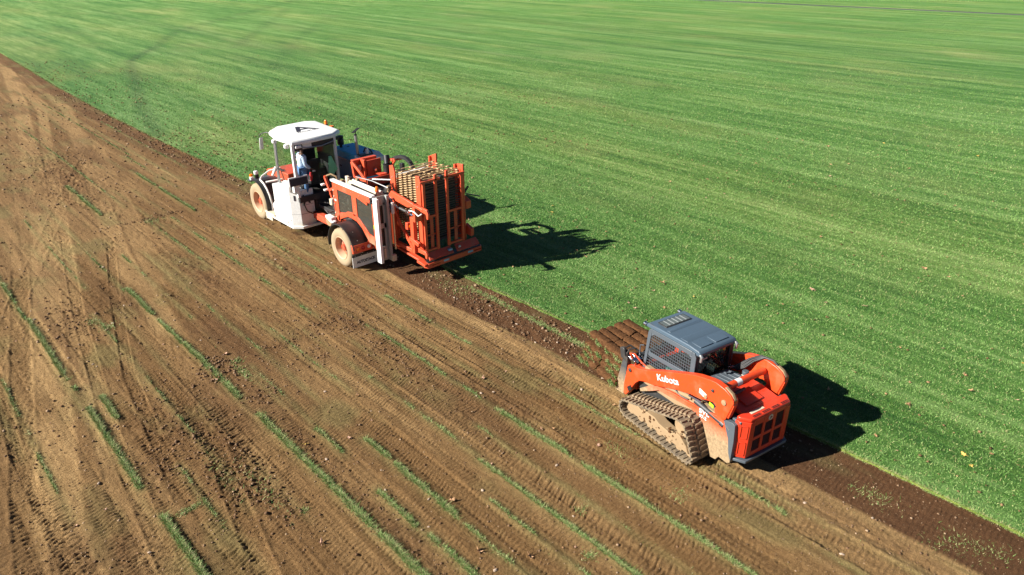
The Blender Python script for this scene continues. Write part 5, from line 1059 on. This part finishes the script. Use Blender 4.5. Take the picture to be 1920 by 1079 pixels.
MB().box(CX1 - .03, CX1 - .02, CY0 + 1.30, CY1 - .1, 1.5, 3.3).build('right_glass', M['glass'], HV); MB().box(CX1 - .05, CX1 - .01, CY0 + .08, CY0 + 1.30, 1.5, 3.3).build('right_wall', M['black'], HV)
MB().hexa([(.45, 4.90, 1.5), (1.8, 4.90, 1.5), (1.8, 4.91, 1.5), (.45, 4.91, 1.5), (.45, 4.75, 3.3), (1.8, 4.75, 3.3), (1.8, 4.76, 3.3), (.45, 4.76, 3.3)]).build('windscreen', M['glass'], HV)
MB().hexa([(.305, 3.9, 1.5), (.31, 3.9, 1.5), (.31, 4.5, 1.5), (.305, 4.5, 1.5), (.305, 3.9, 3.2), (.31, 3.9, 3.2), (.31, 4.4, 3.2), (.305, 4.4, 3.2)]).build('door_glass', M['glass'], HV)
rw_ = MB().box(1.0, 1.8, 3.9, 4.8, 1.5, 2.1).build('dashboard', M['black'], HV, bevel=.03)
MB().prism([(3.5, 1.85), (3.42, 2.6), (3.54, 2.62), (3.68, 1.9)], 'x', .95, 1.35).build('seat_back', M['black'], HV, bevel=.03); MB().box(.95, 1.35, 3.5, 4.0, 1.7, 1.88).build('seat', M['black'], HV, bevel=.03)
sw = MB(); sw.tube([(1.0 + .19 * math.cos(t), 4.2 + .1 * math.sin(t), 2.45 + .17 * math.sin(t)) for t in [2 * math.pi * k / 20 for k in range(21)]], .016, 6); sw.build('steering_wheel', M['cream'], HV, smooth=True)
MB().bar((1.0, 4.2, 2.45), (1.1, 4.4, 1.9), .05, .05).build('steering_column', M['black'], HV); MB().box(.92, 1.2, 4.35, 4.38, 2.45, 2.66).build('monitor', M['teal'], HV, bevel=.01)
MB().box(.98, 1.08, 3.3, 3.36, 2.22, 2.28).build('switch_box', M['white'], HV, bevel=.01)
# roof
RP = [(.36, 4.95), (.86, 5.42), (2.02, 5.52), (2.36, 5.28), (2.26, 3.46), (1.82, 3.10), (.78, 2.98), (.24, 3.08), (.18, 4.10)]
cxm = sum(p[0] for p in RP) / 9; cym = sum(p[1] for p in RP) / 9
rf = MB(); n_ = len(RP)
lay = [(1.0, 3.30), (1.0, 3.40), (.955, 3.455), (.80, 3.475)]
vs = [(cxm + (x - cxm) * k, cym + (y - cym) * k, z) for k, z in lay for x, y in RP]
fs = [(i * n_ + j, i * n_ + (j + 1) % n_, (i + 1) * n_ + (j + 1) % n_, (i + 1) * n_ + j) for i in range(3) for j in range(n_)] + [tuple(range(n_))[::-1], tuple(range(3 * n_, 4 * n_))]
rf.add(vs, fs); roof = rf.build('cab_roof', M['white'], HV, bevel=.02)
text('roof_letter', 'A', 1.0, M['navy'], roof, (.95, 4.00, 3.477), (1, .05, 0), (-.05, 1, 0), .003, .02, sx=1.15)
text('roof_lettering', 'AUTOSTACK', .13, M['navy'], roof, (.90, 3.84, 3.477), (1, .10, 0), (-.1, 1, 0), .002, .002, sx=1.15)
bb = MB().lathe([(0, .07), (.05, .07)], (2.30, 4.45, 3.42), 'z', 14).build('beacon_base', M['black'], roof, smooth=True)
MB().lathe([(0, .06), (.09, .058), (.14, .03), (.15, 0)], (2.30, 4.45, 3.47), 'z', 16).build('beacon_lens', M['amber'], bb, smooth=True)
MB().box(2.36, 2.48, 4.2, 4.34, 3.36, 3.42).build('marker_light', M['amber'], roof, bevel=.01)
for x, y in ((.24, 4.3), (.22, 3.4)): MB().box(x - .1, x + .05, y - .07, y + .07, 3.16, 3.29).build('work_light', M['white'], roof, bevel=.03)
MB().box(.34, .55, 3.02, 3.1, 3.18, 3.28).build('work_light', M['white'], roof, bevel=.02); MB().box(1.88, 2.02, 3.1, 3.25, 3.2, 3.3).build('work_light', M['black'], roof, bevel=.02)
MB().tube([(.38, 4.9, 3.36), (.34, 5.1, 3.38), (.25, 5.35, 3.30), (.2, 5.42, 3.2)], .018, 6).build('mirror_arm', M['black'], HV, smooth=True)
mr_ = MB().hexa([(.14, 5.36, 2.74), (.30, 5.42, 2.74), (.30, 5.46, 2.74), (.14, 5.40, 2.74), (.18, 5.36, 3.16), (.34, 5.42, 3.16), (.34, 5.46, 3.16), (.18, 5.40, 3.16)]).build('mirror', M['white'], HV, bevel=.02)
MB().bar((.30, 4.4, 2.35), (.1, 4.5, 2.05), .03, .03).build('grab_handle', M['steel'], HV)
# ---- engine hood, exhaust, air cleaner
hd = MB(); hd.prism([(2.98, 2.58), (2.98, 1.5), (4.62, 1.5), (4.62, 2.58)], 'x', 2.50, 3.42)
hood2 = hd.build('engine_hood', M['blue'], HV, bevel=.03)
MB().box(2.47, 2.50, 3.0, 4.6, 1.5, 2.34).build('hood_side', M['hoodside'], HV, bevel=.01); MB().bar((2.465, 3.0, 2.30), (2.465, 4.55, 2.30), .02, .02).build('hood_trim', M['steel'], hood2)
MB().box(2.46, 2.474, 3.95, 4.08, 2.0, 2.04).build('hood_latch', M['black'], hood2)
MB().lathe([(0, 0), (0, .05), (.012, .05), (.012, 0)], (2.98, 4.25, 2.58), 'z', 14).build('hood_knob', M['dark'], hood2)
wh = MB(); wh.prism([(2.97, 2.60), (2.97, 2.30), (2.60, 2.30), (2.60, 2.48)], 'x', 2.44, 3.44); wh.build('radiator_cover', M['white'], HV, bevel=.03)
MB().box(2.5, 3.0, 2.62, 2.9, 2.60, 2.63).build('cover_grille', M['black'], HV, bevel=.01); MB().box(2.78, 2.90, 2.70, 2.82, 2.55, 2.80).build('filler', M['white'], HV, bevel=.03); MB().tube([(2.7, 2.75, 2.7), (2.8, 2.8, 2.82), (2.95, 2.7, 2.75), (3.0, 2.65, 2.6)], .03, 8).build('hose', M['black'], HV, smooth=True)
ex_ = MB().cyl((2.62, 3.0, 2.5), (2.60, 3.02, 3.26), .055, 16).build('exhaust_pipe', M['steel'], HV, smooth=True); MB().lathe([(0, .05), (.04, .05)], (2.60, 3.02, 3.26), 'z', 12).build('exhaust_mouth', M['black'], ex_, smooth=True)
MB().bar((2.50, 3.02, 3.36), (2.78, 3.08, 3.48), .12, .012).build('exhaust_flap', M['black'], ex_); MB().bar((2.60, 3.02, 3.28), (2.64, 3.03, 3.42), .02, .02).build('flap_hinge', M['black'], ex_)
ac = MB().lathe([(0, .05), (.10, .055), (.10, .10), (.14, .12), (.30, .12), (.33, .10), (.36, .12), (.42, .12), (.44, 0)], (2.72, 4.30, 2.58), 'z', 20).build('air_cleaner', M['black'], HV, smooth=True)

# ================================================================ people and loose things on the harvester
def skin_body(name, chain, edges, radii, mat, parent, sub=1):
    me = bpy.data.meshes.new(name); me.from_pydata(chain, edges, []); o = bpy.data.objects.new(name, me); C.objects.link(o); o.parent = parent
    s_ = o.modifiers.new('skin', 'SKIN'); sv = me.skin_vertices[0].data if me.skin_vertices else None
    if sv is None:
        bm = bmesh.new(); bm.from_mesh(me); bm.verts.layers.skin.verify(); bm.to_mesh(me); bm.free(); sv = me.skin_vertices[0].data
    for i, r_ in enumerate(radii): sv[i].radius = (r_, r_) if isinstance(r_, (int, float)) else r_
    sv[0].use_root = True; s_.use_smooth_shade = True
    ss = o.modifiers.new('sub', 'SUBSURF'); ss.levels = sub; ss.render_levels = sub
    dg = bpy.context.evaluated_depsgraph_get(); me2 = bpy.data.meshes.new_from_object(o.evaluated_get(dg)); o.modifiers.clear(); o.data = me2; me2.name = name
    me2.materials.clear(); me2.materials.append(mat); me2.shade_smooth(); return o
# the operator stands in the cab doorway looking towards the stacking tower (+x, -y)
PS = empty('person', (HX + .66, HY + 3.40, 1.44), R(-100), label='person in pale blue long-sleeved shirt and white cap standing in the open harvester cab', cat='person')
# local: +y is the way the person faces
V_ = [(0, 0, .93), (0, 0, 1.08), (0, .01, 1.25), (0, .02, 1.40), (0, .03, 1.49), (0, .05, 1.56), (0, .07, 1.64), (0, .075, 1.72),
      (-.10, 0, .90), (-.12, .03, .50), (-.12, 0, .09), (-.12, .12, .035), (.10, 0, .90), (.12, .03, .50), (.12, 0, .09), (.12, .12, .035),
      (-.20, .02, 1.40), (-.25, .04, 1.13), (-.22, .24, .96), (-.21, .30, .93), (.20, .02, 1.40), (.25, .03, 1.13), (.22, .22, .95), (.21, .28, .92)]
E_ = [(0, 1), (1, 2), (2, 3), (3, 4), (4, 5), (5, 6), (6, 7), (0, 8), (8, 9), (9, 10), (10, 11), (0, 12), (12, 13), (13, 14), (14, 15), (3, 16), (16, 17), (17, 18), (18, 19), (3, 20), (20, 21), (21, 22), (22, 23)]
rd = [(.15, .11), (.145, .105), (.16, .115), (.15, .10), .055, .06, .085, .07, .095, .065, .045, .04, .095, .065, .045, .04, .06, .045, .033, .035, .06, .045, .033, .035]
base_i = len(V_)
for sgn, root in ((-1, 19), (1, 23)):
    hx, hy_, hz = V_[root]
    for k, (dx, ln__) in enumerate(((-.03, .07), (-.01, .08), (.012, .075), (.03, .06))):
        i = len(V_); V_ += [(hx + dx, hy_ + .05, hz - .01), (hx + dx, hy_ + .05 + ln__ * .5, hz - .03), (hx + dx, hy_ + .05 + ln__ * .7, hz - .065)]; E_ += [(root, i), (i, i + 1), (i + 1, i + 2)]; rd += [.010, .009, .008]
    i = len(V_); V_ += [(hx - .045 * sgn, hy_ + .02, hz - .005), (hx - .06 * sgn, hy_ + .06, hz - .03)]; E_ += [(root, i), (i, i + 1)]; rd += [.011, .009]
bd = skin_body('body', V_, E_, rd, M['skin'], PS)
# face: nose, ears, eyes, mouth
MB().lathe([(0, 0), (.012, .014), (.03, .004), (.032, 0)], (0, .145, 1.635), 'y', 8).build('nose', M['skin'], PS, smooth=True)
for s_ in (-1, 1):
    MB().lathe([(0, 0), (0, .02), (.01 * s_, .028), (.02 * s_, 0)], (.078 * s_, .06, 1.65), 'x', 10).build('ear', M['skin'], PS, smooth=True); MB().lathe([(0, 0), (0, .01), (.008, .006), (.008, 0)], (.03 * s_, .145, 1.665), 'y', 8).build('eye', M['black'], PS)
MB().box(-.025, .025, .145, .152, 1.593, 1.60).build('mouth', M['redlens'], PS)
# clothes follow the same skeleton, slightly wider
sh = [0, 1, 2, 3, 16, 17, 18, 20, 21, 22]; mp = {v: i for i, v in enumerate(sh)}
SV = [V_[i] for i in sh]; SV[0] = (0, 0, .98); SV[6] = (V_[18][0], V_[18][1] - .02, V_[18][2] + .01); SV[9] = (V_[22][0], V_[22][1] - .02, V_[22][2] + .01)
skin_body('shirt', SV, [(mp[a], mp[b]) for a, b in E_ if a in mp and b in mp], [(.19, .16), (.185, .165), (.205, .17), (.18, .14), .09, .072, .055, .09, .072, .055], M['shirt'], PS)
jn = [0, 8, 9, 10, 12, 13, 14]; mp = {v: i for i, v in enumerate(jn)}
JV = [V_[i] for i in jn]; skin_body('jeans', JV, [(mp[a], mp[b]) for a, b in E_ if a in mp and b in mp], [(.18, .15), .125, .09, .075, .125, .09, .075], M['jeans'], PS)
MB().lathe([(0, .098), (.04, .098), (.08, .085), (.11, .055), (.12, 0)], (0, .06, 1.685), 'z', 20, cap=False).build('cap', M['cap'], PS, smooth=True)
MB().prism([(-.07, .14), (-.05, .22), (0, .245), (.05, .22), (.07, .14), (0, .10)], 'z', 1.685, 1.70).build('cap_brim', M['navy'], PS, bevel=.004)
MB().lathe([(0, 0), (0, .045), (.004, .045), (.004, 0)], (-.06, -.145, 1.27), 'y', 16).build('shirt_print', M['cream'], PS)
jk = MB(); jk.hexa([(-.10, -.05, -.62), (.12, -.02, -.64), (.12, .05, -.64), (-.10, .05, -.62), (-.05, -.04, 0), (.05, -.04, 0), (.05, .04, 0), (-.05, .04, 0)])
jk.hexa([(.12, -.02, -.60), (.26, .0, -.50), (.26, .04, -.50), (.12, .05, -.60), (.03, -.03, -.05), (.07, -.03, -.06), (.07, .03, -.06), (.03, .03, -.05)])
jo = tag(jk.build('hanging_jacket', M['hivis'], None, bevel=.02), 'pale green jacket hanging inside the harvester cab', 'jacket'); jo.location = (HX + 1.55, HY + 3.06, 2.72)
gl_ = tag(MB().tube([(0, 0, .08), (.01, 0, 0), (.02, .01, -.12), (.0, .02, -.22)], [.03, .05, .045, .03], 10).build('work_gloves', M['glove'], None, smooth=True), 'red work gloves hanging at the back of the harvester cab doorway', 'gloves'); gl_.location = (HX + .76, HY + 3.07, 2.22)

for y in (.95, .5, .05, -.4, -.85):
    MB().lathe([(-.006, 0), (-.006, .014), (0, .016)], (px0, y, 2.37 if y > -1 else 2.3), 'x', 8).build('rivet', M['steel'], panel)
for z in (1.35, 1.6, 1.85, 2.1): MB().lathe([(-.006, 0), (-.006, .014), (0, .016)], (px0, -.075, z + .3 if z > 2 else z + .35), 'x', 8).build('rivet', M['steel'], panel)
MB().box(.478, .484, -1.13, -1.09, 1.5, 1.62).build('decal', M['yellow'], panel); MB().box(.478, .484, 1.0, 1.12, 1.86, 1.92).build('decal', M['white'], panel)
MB().tube([(.46, 1.13, 1.55), (.42, 1.13, 1.6), (.42, 1.13, 1.9), (.46, 1.13, 1.95)], .012, 6).build('grab_rail', M['steel'], panel, smooth=True)
MB().box(.052, .058, 3.9, 4.1, 1.2, 1.3).build('decal', M['yellow'], cab_); MB().box(.032, .038, 4.0, 4.02, .5, 1.6).build('panel_seam', M['steel'], cab_)
for z in (.6, 1.0, 1.5): MB().box(.045, .058, 3.50, 3.54, z, z + .07).build('hinge', M['steel'], cab_)
for k, (z, y) in enumerate(((2.9, -.93), (2.2, -.93), (1.5, -.93), (2.9, -2.27), (2.0, -2.27))): MB().lathe([(-.012, 0), (-.012, .022), (0, .026)], (1.34 if y < -2 else 1.38, y, z), 'x', 8).build('rail_bolt', M['steel'], HV)
for k in range(4): MB().tube([(1.15 + .05 * k, -.9, 2.5), (1.2 + .04 * k, -1.05, 2.75), (1.3, -1.1, 2.6 - .1 * k), (1.3, -1.15, 2.2 - .1 * k)], .013, 6).build('hose', M['black' if k % 2 else 'blackdust'], HV, smooth=True)
for k in range(3): MB().tube([(.95 + .08 * k, 1.2, 1.15), (.9, 1.9 + .1 * k, .95 + .1 * k), (1.0, 2.6, .9), (.95 + .1 * k, 3.1, 1.15)], .02, 6).build('hose', M['blackdust'], HV, smooth=True)

MB().box(.42, 1.80, 3.18, 4.7, 3.24, 3.295).build('headliner', M['black'], HV); MB().box(1.15, 1.80, 4.55, 4.72, 2.1, 3.24).build('cab_dark_back', M['black'], HV, bevel=.02)  # black lining and added back panel make the cab interior look dark

# ================================================================ leaves, stones and bits lying about
def leaf_mesh(seed, mat, curl):
    r_ = np.random.default_rng(seed); n = 11; m = MB(); vs = [(0, 0, .3)]; L = []
    for k in range(n):
        a = 2 * math.pi * k / n; rad = (1.0 if k % 2 == 0 else .5) * (.75 + .5 * r_.random()); L.append((rad * math.cos(a), rad * math.sin(a) * .8, curl * (.2 + r_.random()) * (1 if k % 3 else 1.8)))
    vs += L; up = [(x * .98, y * .98, z + .05) for x, y, z in vs]
    o = len(vs); vs = vs + up
    fs = [(0, 1 + (k + 1) % n, 1 + k) for k in range(n)] + [(o, o + 1 + k, o + 1 + (k + 1) % n) for k in range(n)] + [(1 + k, 1 + (k + 1) % n, o + 1 + (k + 1) % n, o + 1 + k) for k in range(n)]
    m.add(vs, fs); m.tube([(0, 0, .3), (-.6, -.2, .45), (-1.5, -.3, .6)], .05, 4)
    ob = m.build('fallen_leaf', M[mat], None); me = ob.data; bpy.data.objects.remove(ob); return me
LM = [leaf_mesh(1, 'leaf', .7), leaf_mesh(2, 'leaf', 1.0), leaf_mesh(3, 'leaf3', .6), leaf_mesh(4, 'leaf2', .4), leaf_mesh(5, 'leaf3', .9), leaf_mesh(6, 'leaf', .4)]
def leaf(x, y, s, k, label, group=None):
    o = bpy.data.objects.new('fallen_leaf', LM[k]); C.objects.link(o)
    z = LZ + .02 if x > edge(y) else float(soil_h(np.array([x]), np.array([y]))[0]) + .005
    o.location = (x, y, z); o.scale = (s, s, s * .9); o.rotation_euler = (random.uniform(-.3, .3), random.uniform(-.3, .3), random.uniform(0, 6.28)); tag(o, label, 'leaf', group)
random.seed(11)
for x, y, s, k, lb in ((5.75, 7.66, .062, 0, 'curled tan leaf on the soil just right of the green strip, low in the middle'), (8.82, 10.26, .06, 4, 'upright pinkish dry leaf on bare soil between the two machines'), (6.3, 11.71, .058, 0, 'tan dry leaf on tracked soil in the middle of the field, above the yellow leaf'),
    (5.34, 6.42, .07, 0, 'large curled brown leaf near the bottom edge of the field, left one of a pair'), (5.88, 5.76, .065, 1, 'curled brown leaf at the bottom edge of the field, right one of a pair'), (4.6, 10.94, .06, 3, 'yellow leaf beside the long green strip of turf'),
    (3.52, 8.4, .06, 4, 'pink-brown leaf on soil left of the long green strip'), (.63, 11.72, .05, 2, 'pale leaf on the tyre-marked soil at the lower left'), (4.89, 15.47, .085, 2, 'broad pale clod-like leaf at the top of the dug-up patch beside the green strip'), (4.23, 14.48, .08, 2, 'broad pale leaf at the lower side of the dug-up patch'),
    (8.9, 6.82, .055, 2, 'small dry leaf on soil close to the left track of the loader'), (5.36, 10.52, .05, 2, 'small pale leaf right of the yellow leaf on the bare soil'), (22.88, 5.31, .075, 0, 'brown leaf lying alone on the lawn at the right, well above the loader shadow'),
    (18.86, 7.05, .085, 2, 'largest pale curled leaf on the lawn right of the loader cab'), (18.93, 5.5, .075, 2, 'pale leaf on the lawn right of and below the largest leaf'), (16.08, 10.34, .08, 0, 'brown leaf on the lawn above the loader cab roof'), (14.83, 2.99, .07, 0, 'orange-brown leaf just right of the loader shadow tip')):
    leaf(x, y, s, k, lb)
pts = [(15.56, 1.79), (14.27, 1.25), (13.61, 1.42), (13.04, 2.57), (13.21, 3.05), (14.99, 10.68), (17.36, 7.17), (16.57, 8.51), (17.49, 5.97), (14.79, 9.39), (17.06, 2.49), (18.67, 1.7), (19.11, 6.77), (19.15, 6.39), (15.96, 9.18), (15.42, 10.22), (15.78, 9.88), (14.28, 10.23), (14.15, 9.91), (14.77, 9.36), (34.09, 16.47), (17.72, 12.85), (16.51, 13.25), (17.98, 14.37), (19.43, 16.24), (23.1, 4.39), (13.88, 1.62)]
while len(pts) < 125:
    d = 10 + 32 * random.random() ** 1.1; a = random.uniform(-.05, 1.25); x, y = d * math.cos(a), d * math.sin(a)
    if x > edge(y) + .3 and not (11 < x < 14.5 and 14 < y < 25): pts.append((x, y))
for x, y in pts:
    leaf(x, y, random.uniform(.03, .058) * (1 + max(0, math.hypot(x, y) - 20) / 60), random.choice([0, 0, 1, 2, 4, 5, 0, 3]), 'small dry brown leaf lying on the mown green lawn', 'dry leaves scattered on the lawn')
n_ = 0
while n_ < 60:
    x, y = random.uniform(.5, 12), 4 + 22 * random.random() ** 1.3
    if x < edge(y) - .1: leaf(x, y, random.uniform(.02, .036), random.choice([0, 2, 4, 1]), 'small dry leaf fragment lying on the bare brown soil', 'leaf fragments on the bare soil'); n_ += 1
# stones on the soil
def stone_mesh(seed):
    r_ = np.random.default_rng(seed); v = IV * r_.uniform(.7, 1.15, (12, 3)) * np.array([1.2, .9, .6]); me = bpy.data.meshes.new('stone'); me.from_pydata([tuple(p) for p in v], [], [tuple(int(i) for i in f) for f in IF]); me.materials.append(M['stone']); return me
M['stone'] = leaf_mat('pale_stone', (.27, .2, .14), (.46, .35, .26))
SM = [stone_mesh(i) for i in range(4)]
sp_ = [(1.35, 10.2), (.9, 9.6), (9.2, 16.9), (9.95, 16.2), (11.0, 14.0), (11.25, 13.4), (11.1, 12.6), (11.35, 12.1), (11.2, 11.6), (10.95, 12.9), (11.4, 12.9), (10.9, 10.6), (11.3, 10.2), (11.1, 9.7), (10.4, 3.2), (10.9, 2.2), (4.7, 16.6), (2.4, 17.1), (2.0, 18.0), (1.9, 21.5)]
for i in range(60):
    y = 2 + 26 * random.random() ** 1.2; x = random.uniform(1, 11.8)
    if x < edge(y) - .1: sp_.append((x, y))
for x, y in sp_:
    o = bpy.data.objects.new('stone', random.choice(SM)); C.objects.link(o); s = random.uniform(.018, .04)
    o.location = (x, y, float(soil_h(np.array([x]), np.array([y]))[0]) + s * .3); o.scale = (s, s, s); o.rotation_euler = (0, 0, random.uniform(0, 6))
    tag(o, 'small pale stone lying on the bare brown soil', 'stone', 'pale stones on the bare soil')
